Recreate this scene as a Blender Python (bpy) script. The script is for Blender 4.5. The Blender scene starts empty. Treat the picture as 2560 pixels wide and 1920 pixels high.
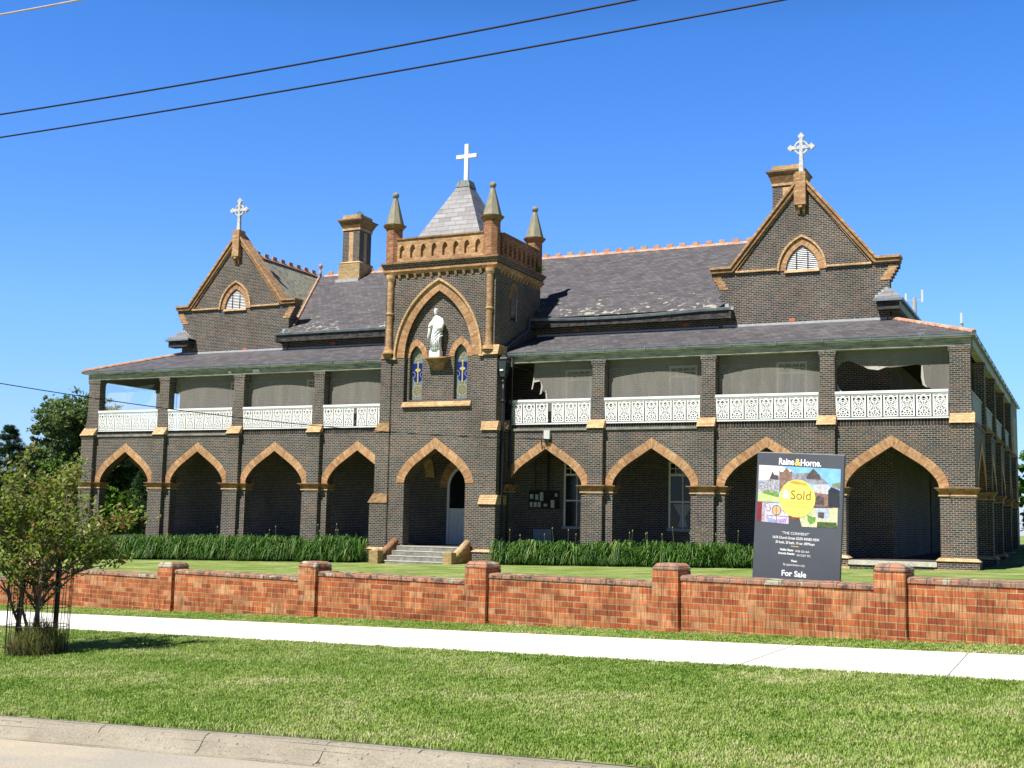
import bpy, bmesh, math, random
from math import sin, cos, pi, radians, sqrt, atan2
from mathutils import Vector, Matrix, noise as mnoise
random.seed(7)
S = bpy.context.scene
COL = S.collection

# ------------------------------------------------------------------ camera, sky, sun, exposure
F, YAW, PITCH, ROLL, CD = 3039.33, -0.445215, 0.111503, 0.0206998, 48.0
cam_d = bpy.data.cameras.new('camera'); cam = bpy.data.objects.new('camera', cam_d); COL.objects.link(cam)
cam_d.sensor_width = 36.0; cam_d.lens = F / 2560 * 36.0; cam_d.clip_start = 0.1; cam_d.clip_end = 3000
fw = Vector((sin(YAW) * cos(PITCH), cos(YAW) * cos(PITCH), sin(PITCH)))
rt = Vector((cos(YAW), -sin(YAW), 0)); up = rt.cross(fw)
r2 = rt * cos(ROLL) + up * sin(ROLL); u2 = -rt * sin(ROLL) + up * cos(ROLL)
mw = Matrix.Identity(4)
for i in range(3):
    mw[i][0] = r2[i]; mw[i][1] = u2[i]; mw[i][2] = -fw[i]
mw.translation = Vector((0, -CD, 0)); cam.matrix_world = mw
S.camera = cam

SUN_EL, SUN_AZ = radians(56), radians(20)      # sun stands in front of the facade, 20 deg to its left
sdir = Vector((-sin(SUN_AZ) * cos(SUN_EL), -cos(SUN_AZ) * cos(SUN_EL), sin(SUN_EL)))
W = bpy.data.worlds.new('World'); S.world = W; W.use_nodes = True
nt = W.node_tree; bgn = nt.nodes['Background']
sky = nt.nodes.new('ShaderNodeTexSky'); sky.sky_type = 'NISHITA'; sky.sun_disc = False
sky.sun_elevation = SUN_EL; sky.sun_rotation = math.atan2(sdir.x, sdir.y)
sky.altitude = 1000; sky.air_density = 1.25; sky.dust_density = 0.25; sky.ozone_density = 3.4
_tc = nt.nodes.new('ShaderNodeTexCoord'); _sp = nt.nodes.new('ShaderNodeSeparateXYZ'); nt.links.new(_tc.outputs['Generated'], _sp.inputs[0])
_rp = nt.nodes.new('ShaderNodeValToRGB'); nt.links.new(_sp.outputs[2], _rp.inputs[0])      # deep clean-air blue low down; unseen upper sky darkened to cut ambient light
_e = _rp.color_ramp.elements; _e[0].position = 0.0; _e[0].color = (.62, .76, 1.25, 1); _e[1].position = .38; _e[1].color = (.39, .86, 1.5, 1)
_e2 = _e.new(.16); _e2.color = (.64, .96, 1.5, 1); _e3 = _e.new(.6); _e3.color = (.07, .10, .14, 1); _e4 = _e.new(1.0); _e4.color = (.05, .07, .10, 1)
_mx = nt.nodes.new('ShaderNodeMix'); _mx.data_type = 'RGBA'; _mx.blend_type = 'MULTIPLY'; _mx.inputs[0].default_value = 1.0
nt.links.new(sky.outputs[0], _mx.inputs[6]); nt.links.new(_rp.outputs[0], _mx.inputs[7])
_bk = nt.nodes.new('ShaderNodeValToRGB'); nt.links.new(_sp.outputs[1], _bk.inputs[0])   # unseen sky behind the viewer dimmed to cut ambient light on the facade
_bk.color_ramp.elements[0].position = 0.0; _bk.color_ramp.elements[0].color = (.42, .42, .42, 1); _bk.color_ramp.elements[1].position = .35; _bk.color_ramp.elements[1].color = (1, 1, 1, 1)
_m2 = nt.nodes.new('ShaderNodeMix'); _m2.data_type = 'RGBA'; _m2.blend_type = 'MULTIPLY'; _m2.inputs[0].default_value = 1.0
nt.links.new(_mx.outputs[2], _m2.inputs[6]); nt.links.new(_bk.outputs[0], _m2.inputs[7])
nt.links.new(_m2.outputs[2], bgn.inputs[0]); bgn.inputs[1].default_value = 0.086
sl = bpy.data.lights.new('sun', 'SUN'); sl.energy = 4.9; sl.angle = radians(0.53); sl.color = (1, 0.95, 0.87)
so = bpy.data.objects.new('sun', sl); COL.objects.link(so)
so.rotation_euler = sdir.to_track_quat('Z', 'Y').to_euler()
S.view_settings.view_transform = 'Standard'; S.view_settings.look = 'None'
S.view_settings.exposure = 0.7; S.view_settings.gamma = 1.0

# ------------------------------------------------------------------ helpers
def link(o, parent=None):
    COL.objects.link(o)
    if parent is not None:
        o.parent = parent
        o.matrix_parent_inverse = parent_world(parent).inverted()
    return o
def parent_world(p):
    m = p.matrix_basis.copy()
    if p.parent is not None:
        m = parent_world(p.parent) @ p.matrix_parent_inverse @ m
    return m
def tag(o, label=None, cat=None, group=None, kind=None):
    if label: o['label'] = label
    if cat: o['category'] = cat
    if group: o['group'] = group
    if kind: o['kind'] = kind
    return o
def empty(name, loc, label=None, cat=None, group=None):
    o = bpy.data.objects.new(name, None); o.location = loc; o.empty_display_size = 0.2
    COL.objects.link(o); tag(o, label, cat, group); return o

class M:
    def __init__(s, xf=None):
        s.v = []; s.f = []; s.uv = {}; s.xf = xf
    def add(s, vs, fs, uvs=None):
        n = len(s.v)
        for v in vs:
            s.v.append(s.xf(*v) if s.xf else tuple(v))
        for k, f in enumerate(fs):
            s.f.append(tuple(n + i for i in f))
            if uvs: s.uv[len(s.f) - 1] = uvs[k]
        return s
    def box(s, x0, x1, y0, y1, z0, z1):
        return s.frus(x0, x1, y0, y1, z0, x0, x1, y0, y1, z1)
    def frus(s, x0, x1, y0, y1, z0, a0, a1, b0, b1, z1):
        return s.add([(x0, y0, z0), (x1, y0, z0), (x1, y1, z0), (x0, y1, z0), (a0, b0, z1), (a1, b0, z1), (a1, b1, z1), (a0, b1, z1)],
              [(0, 3, 2, 1), (4, 5, 6, 7), (0, 1, 5, 4), (1, 2, 6, 5), (2, 3, 7, 6), (3, 0, 4, 7)])
    def prism(s, pts, y0, y1):       # polygon in x,z pushed along y
        n = len(pts)
        return s.add([(x, y0, z) for x, z in pts] + [(x, y1, z) for x, z in pts],
              [tuple(range(n)), tuple(range(2 * n - 1, n - 1, -1))] + [(i, i + n, (i + 1) % n + n, (i + 1) % n) for i in range(n)])
    def quad(s, a, b, c, d):
        return s.add([a, b, c, d], [(0, 1, 2, 3)])
    def beam(s, a, b, w, h):         # bar with rectangular section from a to b
        a = Vector(a); b = Vector(b); d = (b - a).normalized()
        sd = d.cross(Vector((0, 0, 1)))
        if sd.length < 1e-3: sd = Vector((1, 0, 0))
        sd.normalize(); u = sd.cross(d)
        vs = []
        for p in (a, b):
            for i, j in ((-1, -1), (1, -1), (1, 1), (-1, 1)):
                vs.append(tuple(p + sd * (w / 2 * i) + u * (h / 2 * j)))
        return s.add(vs, [(0, 1, 2, 3), (7, 6, 5, 4), (0, 4, 5, 1), (1, 5, 6, 2), (2, 6, 7, 3), (3, 7, 4, 0)])
    def tube(s, pts, rad, n=8, cap=True):
        pts = [Vector(p) for p in pts]
        if not isinstance(rad, (list, tuple)): rad = [rad] * len(pts)
        vs = []; fs = []
        ref = None
        for i, p in enumerate(pts):
            d = (pts[min(i + 1, len(pts) - 1)] - pts[max(i - 1, 0)]).normalized()
            if ref is None:
                ref = d.cross(Vector((0, 0, 1)) if abs(d.z) < .9 else Vector((1, 0, 0))).normalized()
            ref = (ref - d * ref.dot(d)).normalized(); b = d.cross(ref)
            for k in range(n):
                a = 2 * pi * k / n
                vs.append(tuple(p + (ref * cos(a) + b * sin(a)) * rad[i]))
        for i in range(len(pts) - 1):
            for k in range(n):
                fs.append((i * n + k, i * n + (k + 1) % n, (i + 1) * n + (k + 1) % n, (i + 1) * n + k))
        if cap:
            fs.append(tuple(range(n - 1, -1, -1))); fs.append(tuple(range((len(pts) - 1) * n, len(pts) * n)))
        return s.add(vs, fs)
    def lathe(s, cx, cy, prof, n=12, rot=0.0):
        vs = []; fs = []
        for r, z in prof:
            for k in range(n):
                a = 2 * pi * k / n + rot
                vs.append((cx + r * cos(a), cy + r * sin(a), z))
        for i in range(len(prof) - 1):
            for k in range(n):
                fs.append((i * n + k, i * n + (k + 1) % n, (i + 1) * n + (k + 1) % n, (i + 1) * n + k))
        fs.append(tuple(range(n - 1, -1, -1))); fs.append(tuple(range((len(prof) - 1) * n, len(prof) * n)))
        return s.add(vs, fs)
    def build(s, name, mat, parent=None, smooth=False, fixn=True, bevel=0):
        me = bpy.data.meshes.new(name); me.from_pydata(s.v, [], s.f)
        if s.uv:
            ul = me.uv_layers.new(name='UVMap')
            for pi_, p in enumerate(me.polygons):
                u = s.uv.get(pi_)
                if u:
                    for k, li in enumerate(p.loop_indices): ul.data[li].uv = u[k]
        me.materials.append(mat)
        if fixn and not s.uv:
            bm = bmesh.new(); bm.from_mesh(me); bmesh.ops.recalc_face_normals(bm, faces=bm.faces); bm.to_mesh(me); bm.free()
        if smooth:
            for p in me.polygons: p.use_smooth = True
        me.update()
        o = bpy.data.objects.new(name, me); link(o, parent)
        if bevel:
            b = o.modifiers.new('bevel', 'BEVEL'); b.width = bevel; b.segments = 2; b.limit_method = 'ANGLE'
        return o
def dup(o, loc=None, parent=None):
    c = o.copy(); COL.objects.link(c)
    if parent is not None: c.parent = parent
    if loc is not None: c.location = loc
    return c

# ------------------------------------------------------------------ materials
def mat(name):
    m = bpy.data.materials.new(name); m.use_nodes = True
    t = m.node_tree; b = t.nodes['Principled BSDF']; b.inputs['Roughness'].default_value = .8
    b.inputs['Specular IOR Level'].default_value = .3
    return m, t, b
def nd(t, typ, **kw):
    n = t.nodes.new(typ)
    for k, v in kw.items():
        if k.startswith('i_'): n.inputs[k[2:].replace('_', ' ')].default_value = v
        else: setattr(n, k, v)
    return n
def c4(c): return (c[0], c[1], c[2], 1)
def ramp(t, src, stops, interp='LINEAR'):
    r = t.nodes.new('ShaderNodeValToRGB'); r.color_ramp.interpolation = interp
    e = r.color_ramp.elements
    while len(e) < len(stops): e.new(.5)
    for el, (p, c) in zip(e, stops): el.position = p; el.color = c4(c) if isinstance(c, tuple) else (c, c, c, 1)
    t.links.new(src, r.inputs[0]); return r.outputs[0]
def mixc(t, fac, a, b, mode='MIX'):
    m = t.nodes.new('ShaderNodeMix'); m.data_type = 'RGBA'; m.blend_type = mode
    for sock, val in ((m.inputs[0], fac), (m.inputs[6], a), (m.inputs[7], b)):
        if isinstance(val, bpy.types.NodeSocket): t.links.new(val, sock)
        elif isinstance(val, tuple): sock.default_value = c4(val)
        else: sock.default_value = val
    return m.outputs[2]
def mth(t, op, a, b=None, c=None):
    m = t.nodes.new('ShaderNodeMath'); m.operation = op
    for i, val in enumerate((a, b, c)):
        if val is None: continue
        if isinstance(val, bpy.types.NodeSocket): t.links.new(val, m.inputs[i])
        else: m.inputs[i].default_value = val
    return m.outputs[0]
def coords(t): return t.nodes.new('ShaderNodeTexCoord')
def noise(t, vec, scale, detail=3, rough=.55):
    n = t.nodes.new('ShaderNodeTexNoise'); n.inputs['Scale'].default_value = scale; n.inputs['Detail'].default_value = detail
    n.inputs['Roughness'].default_value = rough; t.links.new(vec, n.inputs['Vector']); return n.outputs[0]
def vscale(t, vec, s):
    m = t.nodes.new('ShaderNodeMapping'); m.inputs['Scale'].default_value = s; t.links.new(vec, m.inputs[0]); return m.outputs[0]
def wallvec(t):          # (horizontal run, height) on walls facing x or y, in object space
    tc = coords(t); sp = nd(t, 'ShaderNodeSeparateXYZ'); t.links.new(tc.outputs['Object'], sp.inputs[0])
    sn = nd(t, 'ShaderNodeSeparateXYZ'); t.links.new(tc.outputs['Normal'], sn.inputs[0])
    ax = mth(t, 'GREATER_THAN', mth(t, 'ABSOLUTE', sn.outputs[0]), .72)
    hx = mth(t, 'ADD', mth(t, 'MULTIPLY', sp.outputs[0], mth(t, 'SUBTRACT', 1.0, ax)), mth(t, 'MULTIPLY', sp.outputs[1], ax))
    az = mth(t, 'GREATER_THAN', mth(t, 'ABSOLUTE', sn.outputs[2]), .72)
    vz = mth(t, 'ADD', mth(t, 'MULTIPLY', sp.outputs[2], mth(t, 'SUBTRACT', 1.0, az)), mth(t, 'MULTIPLY', sp.outputs[1], az))
    cb = nd(t, 'ShaderNodeCombineXYZ'); t.links.new(hx, cb.inputs[0]); t.links.new(vz, cb.inputs[1])
    return cb.outputs[0], tc.outputs['Object'], sp
def bump(t, b, h, dist=.01, strength=.6):
    n = nd(t, 'ShaderNodeBump'); n.inputs['Distance'].default_value = dist; n.inputs['Strength'].default_value = strength
    t.links.new(h, n.inputs['Height']); t.links.new(n.outputs[0], b.inputs['Normal'])
def brickmat(name, stops, mortar, bw=.215, rh=.0785, ms=.0085, stain=(.55, 1.15), uv=False, extra=None, stainscale=.55, vstreak=False):
    m, t, b = mat(name)
    vec, obj, sp = wallvec(t)
    if uv:
        tc = coords(t); vec = tc.outputs['UV']
    br = nd(t, 'ShaderNodeTexBrick'); br.offset = .5
    br.inputs['Scale'].default_value = 1; br.inputs['Brick Width'].default_value = bw; br.inputs['Row Height'].default_value = rh
    br.inputs['Mortar Size'].default_value = ms; br.inputs['Mortar Smooth'].default_value = .15; br.inputs['Bias'].default_value = 0
    br.inputs['Color1'].default_value = (0, 0, 0, 1); br.inputs['Color2'].default_value = (1, 1, 1, 1)
    t.links.new(vec, br.inputs['Vector'])
    col = ramp(t, br.outputs['Color'], stops)
    n1 = noise(t, obj, stainscale, 5); n2 = noise(t, obj, 9, 4)
    if extra:      # patches of another brick colour
        col = mixc(t, ramp(t, noise(t, vscale(t, obj, (1, 1, 2.4)), 1.9, 3), [(.5, 0.0), (.66, 1.0)]), col, mixc(t, .5, col, extra))
    col = mixc(t, br.outputs['Fac'], col, mortar)
    col = mixc(t, 1.0, col, ramp(t, n1, [(.3, stain[0]), (.65, stain[1])]), 'MULTIPLY')
    col = mixc(t, 1.0, col, ramp(t, n2, [(.25, .72), (.75, 1.2)]), 'MULTIPLY')
    if vstreak:
        col = mixc(t, 1.0, col, ramp(t, noise(t, vscale(t, obj, (1, 1, .05)), 55, 2), [(.38, .55), (.55, 1.12)]), 'MULTIPLY')
    t.links.new(col, b.inputs['Base Color']); b.inputs['Roughness'].default_value = .85
    bump(t, b, mth(t, 'ADD', mth(t, 'MULTIPLY', br.outputs['Fac'], -1.0), mth(t, 'MULTIPLY', n2, .5)), .006, .8)
    return m
def plainmat(name, col, rough=.7, var=.18, scale=6, metal=0, spec=.3, col2=None, bmp=.0, stretch=(1, 1, 1), thr=(.35, .65), fine=None):
    m, t, b = mat(name); tc = coords(t); v = vscale(t, tc.outputs['Object'], stretch)
    n = noise(t, v, scale, 5, .6)
    c2 = col2 or tuple(x * (1 - var) for x in col); c1 = col if col2 else tuple(x * (1 + var) for x in col)
    c = ramp(t, n, [(thr[0], c1), (thr[1], c2)])
    if fine: c = mixc(t, 1.0, c, ramp(t, noise(t, v, fine, 3), [(.3, .75), (.7, 1.2)]), 'MULTIPLY')
    t.links.new(c, b.inputs['Base Color']); b.inputs['Roughness'].default_value = rough; b.inputs['Metallic'].default_value = metal
    b.inputs['Specular IOR Level'].default_value = spec
    if bmp: bump(t, b, n, bmp, .7)
    return m
MB_ = brickmat('dark_brick', [(0, (.022, .028, .038)), (.4, (.034, .040, .049)), (.55, (.056, .046, .043)), (.85, (.088, .060, .050)), (1, (.115, .070, .054))], (.35, .33, .275),
               extra=(.15, .07, .045), ms=.0088, stain=(.75, 1.1))
MTAN = brickmat('tan_brick', [(0, (.34, .18, .085)), (.5, (.44, .25, .125)), (1, (.56, .36, .20))], (.42, .30, .17), ms=.006, stain=(.75, 1.1))
MARC = brickmat('arch_brick', [(0, (.36, .18, .085)), (.5, (.47, .26, .13)), (1, (.58, .36, .20))], (.38, .26, .14), bw=.36, rh=.085, ms=.007, stain=(.72, 1.12), uv=True)
MRED = brickmat('red_brown_brick', [(0, (.24, .09, .045)), (.5, (.36, .15, .075)), (1, (.44, .22, .11))], (.42, .30, .19), ms=.007)
MPALE = brickmat('pale_tan_brick', [(0, (.50, .30, .15)), (.5, (.60, .40, .21)), (1, (.68, .46, .26))], (.40, .30, .18), ms=.006, stain=(.8, 1.08))
MYEL = brickmat('yellow_brick', [(0, (.36, .25, .10)), (.5, (.46, .33, .15)), (1, (.52, .38, .20))], (.40, .30, .18), ms=.006, stain=(.7, 1.08))
MDT = brickmat('moulded_tan_brick', [(0, (.23, .125, .06)), (.5, (.31, .18, .08)), (1, (.38, .22, .11))], (.28, .19, .11), ms=.005, stain=(.65, 1.1))
MFEN = brickmat('fence_brick', [(0, (.28, .070, .032)), (.2, (.37, .095, .038)), (.5, (.43, .125, .048)), (.75, (.47, .165, .070)), (1, (.50, .25, .13))], (.42, .30, .14),
                bw=.225, rh=.082, ms=.0065, stain=(.62, 1.14), vstreak=True, stainscale=2.4)
def capmat():
    m, t, b = mat('lichened_cap_brick'); tc = coords(t)
    base = ramp(t, noise(t, vscale(t, tc.outputs['Object'], (2.2, 1, 1)), 3.1, 3), [(.33, (.42, .18, .10)), (.50, (.34, .19, .13)), (.66, (.17, .12, .10))])
    col = mixc(t, ramp(t, noise(t, tc.outputs['Object'], 7.5, 4), [(.55, 0.0), (.62, 1.0)]), base, (.085, .065, .05))
    col = mixc(t, ramp(t, noise(t, tc.outputs['Object'], 4.3, 3), [(.58, 0.0), (.62, 1.0)]), col, (.36, .37, .29))
    w = nd(t, 'ShaderNodeTexBrick'); w.inputs['Scale'].default_value = 1; w.inputs['Brick Width'].default_value = .235; w.inputs['Row Height'].default_value = .6
    w.inputs['Mortar Size'].default_value = .006; t.links.new(tc.outputs['Object'], w.inputs['Vector'])
    col = mixc(t, w.outputs['Fac'], col, (.13, .10, .07))
    t.links.new(col, b.inputs['Base Color']); bump(t, b, noise(t, tc.outputs['Object'], 14, 4), .02, .8); return m
MCAP = capmat()
def slatemat(name, lichen=True, heavy=False, pale=False):
    m, t, b = mat(name); tc = coords(t); o = tc.outputs['Object']
    sp = nd(t, 'ShaderNodeSeparateXYZ'); t.links.new(o, sp.inputs[0])
    sn = nd(t, 'ShaderNodeSeparateXYZ'); t.links.new(tc.outputs['Normal'], sn.inputs[0])
    ax = mth(t, 'GREATER_THAN', mth(t, 'ABSOLUTE', sn.outputs[0]), mth(t, 'ABSOLUTE', sn.outputs[1]))
    h = mth(t, 'ADD', mth(t, 'MULTIPLY', sp.outputs[0], mth(t, 'SUBTRACT', 1.0, ax)), mth(t, 'MULTIPLY', sp.outputs[1], ax))
    cb = nd(t, 'ShaderNodeCombineXYZ'); t.links.new(h, cb.inputs[0]); t.links.new(sp.outputs[2], cb.inputs[1])
    br = nd(t, 'ShaderNodeTexBrick'); br.inputs['Scale'].default_value = 1
    br.inputs['Brick Width'].default_value = .62 if pale else .30; br.inputs['Row Height'].default_value = .235 if pale else .115
    br.inputs['Mortar Size'].default_value = .007; br.inputs['Color1'].default_value = (0, 0, 0, 1); br.inputs['Color2'].default_value = (1, 1, 1, 1)
    t.links.new(cb.outputs[0], br.inputs['Vector'])
    if pale: stops = [(0, (.15, .145, .155)), (.15, (.19, .19, .205)), (.6, (.22, .22, .235)), (1, (.255, .255, .27))]
    elif heavy: stops = [(0, (.13, .13, .115)), (1, (.21, .21, .18))]
    else: stops = [(0, (.082, .078, .088)), (.5, (.104, .099, .110)), (1, (.132, .127, .138))]
    col = ramp(t, br.outputs['Color'], stops)
    col = mixc(t, br.outputs['Fac'], col, tuple(x * .45 for x in stops[0][1]))
    col = mixc(t, 1.0, col, ramp(t, noise(t, vscale(t, o, (.5, .5, 4)), 2.2, 4), [(.3, .78), (.7, 1.2)]), 'MULTIPLY')
    if lichen:
        zf = nd(t, 'ShaderNodeMapRange'); t.links.new(sp.outputs[2], zf.inputs[0])
        zf.inputs[1].default_value = 9.25; zf.inputs[2].default_value = 11.3; zf.inputs[3].default_value = .155; zf.inputs[4].default_value = -.05
        nn = mth(t, 'ADD', noise(t, vscale(t, o, (1, .7, 1.6)), 3.6, 5, .62), zf.outputs[0])
        big = mth(t, 'ADD', nn, mth(t, 'MULTIPLY', mth(t, 'SUBTRACT', noise(t, o, .45, 1), .5), .35))
        col = mixc(t, ramp(t, big, [(.705, 0.0), (.73, 1.0)]), col, (.36, .37, .30))
    if heavy:
        col = mixc(t, ramp(t, noise(t, vscale(t, o, (1, 1, .6)), 5.5, 6, .75), [(.40, 0.0), (.56, 1.0)]), col, (.34, .345, .27))
        col = mixc(t, ramp(t, noise(t, o, 14, 4, .7), [(.6, 0.0), (.68, 1.0)]), col, (.50, .51, .43))
    t.links.new(col, b.inputs['Base Color']); b.inputs['Roughness'].default_value = .55 if not pale else .42
    b.inputs['Specular IOR Level'].default_value = .35
    bump(t, b, mth(t, 'ADD', mth(t, 'MULTIPLY', br.outputs['Fac'], -1.0), mth(t, 'MULTIPLY', br.outputs['Color'], .6)), .012, .6)
    return m
MSL = slatemat('slate_roof'); MSLV = slatemat('slate_verandah', lichen=False); MSLH = slatemat('slate_lichened', lichen=False, heavy=True); MSLP = slatemat('slate_pale', lichen=False, pale=True)
MTERRA = plainmat('terracotta', (.44, .19, .115), var=.25, scale=3, col2=(.50, .36, .26), fine=20)
MWHITE = plainmat('white_paint', (.80, .81, .82), rough=.45, var=.03)
MLACE = plainmat('white_iron', (.78, .79, .80), rough=.5, var=.05, col2=(.66, .66, .60), scale=1.3, thr=(.45, .8))
MCROSS = plainmat('weathered_white_stone', (.60, .61, .61), col2=(.30, .30, .29), scale=7, thr=(.45, .70))
MSTAT = plainmat('white_marble', (.82, .83, .85), rough=.5, var=.03, scale=12)
MCONE = plainmat('old_cement', (.32, .30, .22), col2=(.20, .19, .14), scale=3, stretch=(3, 3, .6), fine=25, bmp=.01)
MCOPPER = plainmat('verdigris_lead', (.24, .29, .27), col2=(.10, .12, .11), scale=9, stretch=(2, 2, .4))
MGUT = plainmat('zinc_gutter', (.26, .31, .35), col2=(.14, .17, .20), scale=2.2, rough=.4, metal=.35, thr=(.4, .75))
MFAS = plainmat('weathered_green_timber', (.43, .43, .34), col2=(.13, .15, .15), scale=1.7, stretch=(1, 1, 5), thr=(.40, .68), fine=18)
MFASD = plainmat('dark_timber', (.07, .065, .06), col2=(.018, .018, .018), scale=3, thr=(.4, .6), stretch=(1, 1, 3))
MFASW = plainmat('cream_timber', (.42, .40, .33), col2=(.25, .24, .20), scale=2)
MLEAD = plainmat('lead_flashing', (.40, .42, .44), rough=.5, var=.12)
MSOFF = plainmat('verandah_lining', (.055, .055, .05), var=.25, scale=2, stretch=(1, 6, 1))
MCONC = plainmat('old_concrete', (.30, .29, .26), col2=(.17, .165, .145), scale=3.5, fine=22, bmp=.01)
MGLASS = plainmat('dark_glass', (.012, .015, .018), rough=.12, var=.05, spec=.6)
MFRAME = plainmat('cream_window_paint', (.72, .72, .62), rough=.6, var=.08)
MBLUEW = plainmat('pale_blue_paint', (.30, .34, .38), rough=.6, var=.08)
MBLACK = plainmat('black_iron', (.012, .013, .015), rough=.45, var=.3, spec=.5)
MGREYM = plainmat('grey_box', (.55, .56, .54), var=.05)
MCURT = plainmat('net_curtain', (.34, .36, .38), var=.1, scale=14, stretch=(4, 1, .4))
MDARK = plainmat('dark_interior', (.02, .018, .016), var=.2)
MRENDER = plainmat('weathered_render', (.16, .13, .10), var=.2, scale=1.2)
MWIRE = plainmat('cable_rubber', (.008, .009, .02), rough=.5, var=.1)
def clothmat(name, col, a):
    m, t, b = mat(name); tc = coords(t)
    n = noise(t, vscale(t, tc.outputs['Object'], (3, 3, .5)), 1.2, 4)
    t.links.new(ramp(t, n, [(.3, tuple(x * .85 for x in col)), (.7, tuple(x * 1.12 for x in col))]), b.inputs['Base Color'])
    b.inputs['Alpha'].default_value = a; b.inputs['Roughness'].default_value = .9; return m
MCLOTH = clothmat('shade_cloth', (.50, .48, .43), .335)
MNET = clothmat('torn_net', (.55, .57, .56), .22)
MFRAY = clothmat('frayed_cloth', (.48, .45, .40), .95)

# ------------------------------------------------------------------ terrain
F1 = Vector((-16.16, -30.628)); FU = Vector((.98941, -.14514)); FW = Vector((-.14514, -.98941)); FZ0 = -1.7752
def uw(x, y):
    d = Vector((x, y)) - F1; return d.dot(FU), d.dot(FW)
def xy(u, w): p = F1 + FU * u + FW * w; return p.x, p.y
def street_z(u, w): return FZ0 + .03069 * u - .035 * w
KW = 8.0           # back of kerb, distance from the fence
KP = [(-60, 12.5), (0, 9.4), (8.8, 8.27), (11.74, 7.87), (13.92, 7.66), (16, 7.5), (60, 6.0)]
def kerb_w(u):
    for (a, wa), (b, wb) in zip(KP[:-1], KP[1:]):
        if u <= b: return wa + (wb - wa) * (u - a) / (b - a)
    return KP[-1][1]
def ground_z(x, y):
    u, w = uw(x, y)
    uc = max(-60, min(60, u))
    if w >= 0: return street_z(uc, min(w, 25))
    xc = max(-75, min(25, x))
    zb = -1.475 + .0205 * (xc + 3.8) if y < 3 else -1.475 + .0205 * (xc + 3.8)
    if x < -47.7: zb = -2.37 + (x + 47.7) * .004 if x > -75 else -2.48
    zf = street_z(uc, 0)
    db = max(0.0, -1.2 - y); df = -w
    t = df / (df + db) if df + db > 0 else 1
    z = zf * (1 - t) + zb * t
    if y > 4 and x > -8: z += min(.62, (y - 4) * .024)
    if y > 1 and x > -3.6: z += min(.75, (x + 3.6) * .12) * min(1, (y - 1) / 6)
    return z
def lin(a, b, n): return [a + (b - a) * i / n for i in range(n + 1)]
gm = M()
us = [-400, -250, -160, -110, -80, -60] + lin(-50, 40, 90) + [50, 60, 90, 150, 300]
ws = [-400, -250, -150, -100, -70] + lin(-60, -4, 56) + lin(-3.5, 0, 7) + lin(.5, 7, 13)
grid = []
for w in ws:
    for u in us: grid.append((u, w))
for u in us: grid.append((u, None))
for (u, w) in grid:
    ww = kerb_w(u) - .06 if w is None else w
    x, y = xy(u, ww)
    z = ground_z(x, y)
    if ww < -1 and y > -40: z += .015 * mnoise.noise(Vector((x * .4, y * .4, 0)))
    gm.v.append((x, y, z))
nu = len(us)
for j in range(len(ws)):
    for i in range(nu - 1):
        a = j * nu + i; gm.f.append((a, a + nu, a + nu + 1, a + 1))
def grassmat(name, short=False):
    m, t, b = mat(name); tc = coords(t); o = tc.outputs['Object']
    c = ramp(t, noise(t, vscale(t, o, (1, 1.6, 1)), .55, 5, .6), [(.34, (.12, .19, .035)), (.5, (.20, .275, .075)), (.66, (.34, .37, .16))])
    c = mixc(t, 1.0, c, ramp(t, noise(t, o, 8, 4, .7), [(.3, .68), (.7, 1.3)]), 'MULTIPLY')
    c = mixc(t, 1.0, c, ramp(t, noise(t, o, 55, 3, .7), [(.3, .6), (.7, 1.35)]), 'MULTIPLY')
    c = mixc(t, ramp(t, noise(t, vscale(t, o, (1, 1.8, 1)), .9, 4, .6), [(.60, 0.0), (.70, .8)]), c, (.38, .33, .19))
    t.links.new(c, b.inputs['Base Color']); b.inputs['Roughness'].default_value = .9; b.inputs['Specular IOR Level'].default_value = .1
    bump(t, b, noise(t, o, 60, 3, .7), .03, .7); return m
MGRASS = grassmat('lawn_grass')
g = gm.build('ground', MGRASS, smooth=True); tag(g, kind='structure')

# footpath sheet
def pathmat():
    m, t, b = mat('pale_concrete'); tc = coords(t); o = tc.outputs['Object']
    c = ramp(t, noise(t, o, 1.2, 5), [(.3, (.66, .65, .61)), (.7, (.78, .77, .73))])
    c = mixc(t, 1.0, c, ramp(t, noise(t, o, 40, 3), [(.3, .94), (.7, 1.04)]), 'MULTIPLY')
    t.links.new(c, b.inputs['Base Color']); b.inputs['Roughness'].default_value = .9; return m
MPATH = pathmat()
def pw0(u): return 1.12 - (u + 1.98) * .0101
def pw1(u): return 2.97 - (u - .78) * .0125
pm = M()
slabs = [-60] + [15.2 - 2.0 * k for k in range(20, -1, -1)] + [17.2, 19.2, 21.2, 60]
for a, b_ in zip(slabs[:-1], slabs[1:]):
    n = max(1, int((b_ - a) / 4)); 
    for k in range(n):
        p0 = a + (b_ - a) * k / n; p1 = a + (b_ - a) * (k + 1) / n
        g0 = .007 if k == 0 and abs(a - 15.2) < .01 or abs(a - 13.2) < .01 else .0
        q = []
        for u, w in ((p0 + g0, pw0(p0)), (p1, pw0(p1)), (p1, pw1(p1)), (p0 + g0, pw1(p0))):
            x, y = xy(u, w); q.append((x, y, street_z(u, w)))
        pm.add([(x, y, z + .018) for x, y, z in q] + [(x, y, z - .05) for x, y, z in q], [(0, 3, 2, 1), (0, 1, 5, 4), (2, 3, 7, 6), (1, 2, 6, 5), (3, 0, 4, 7)])
p = pm.build('footpath', MPATH); tag(p, kind='structure')
jm = M()
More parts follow.
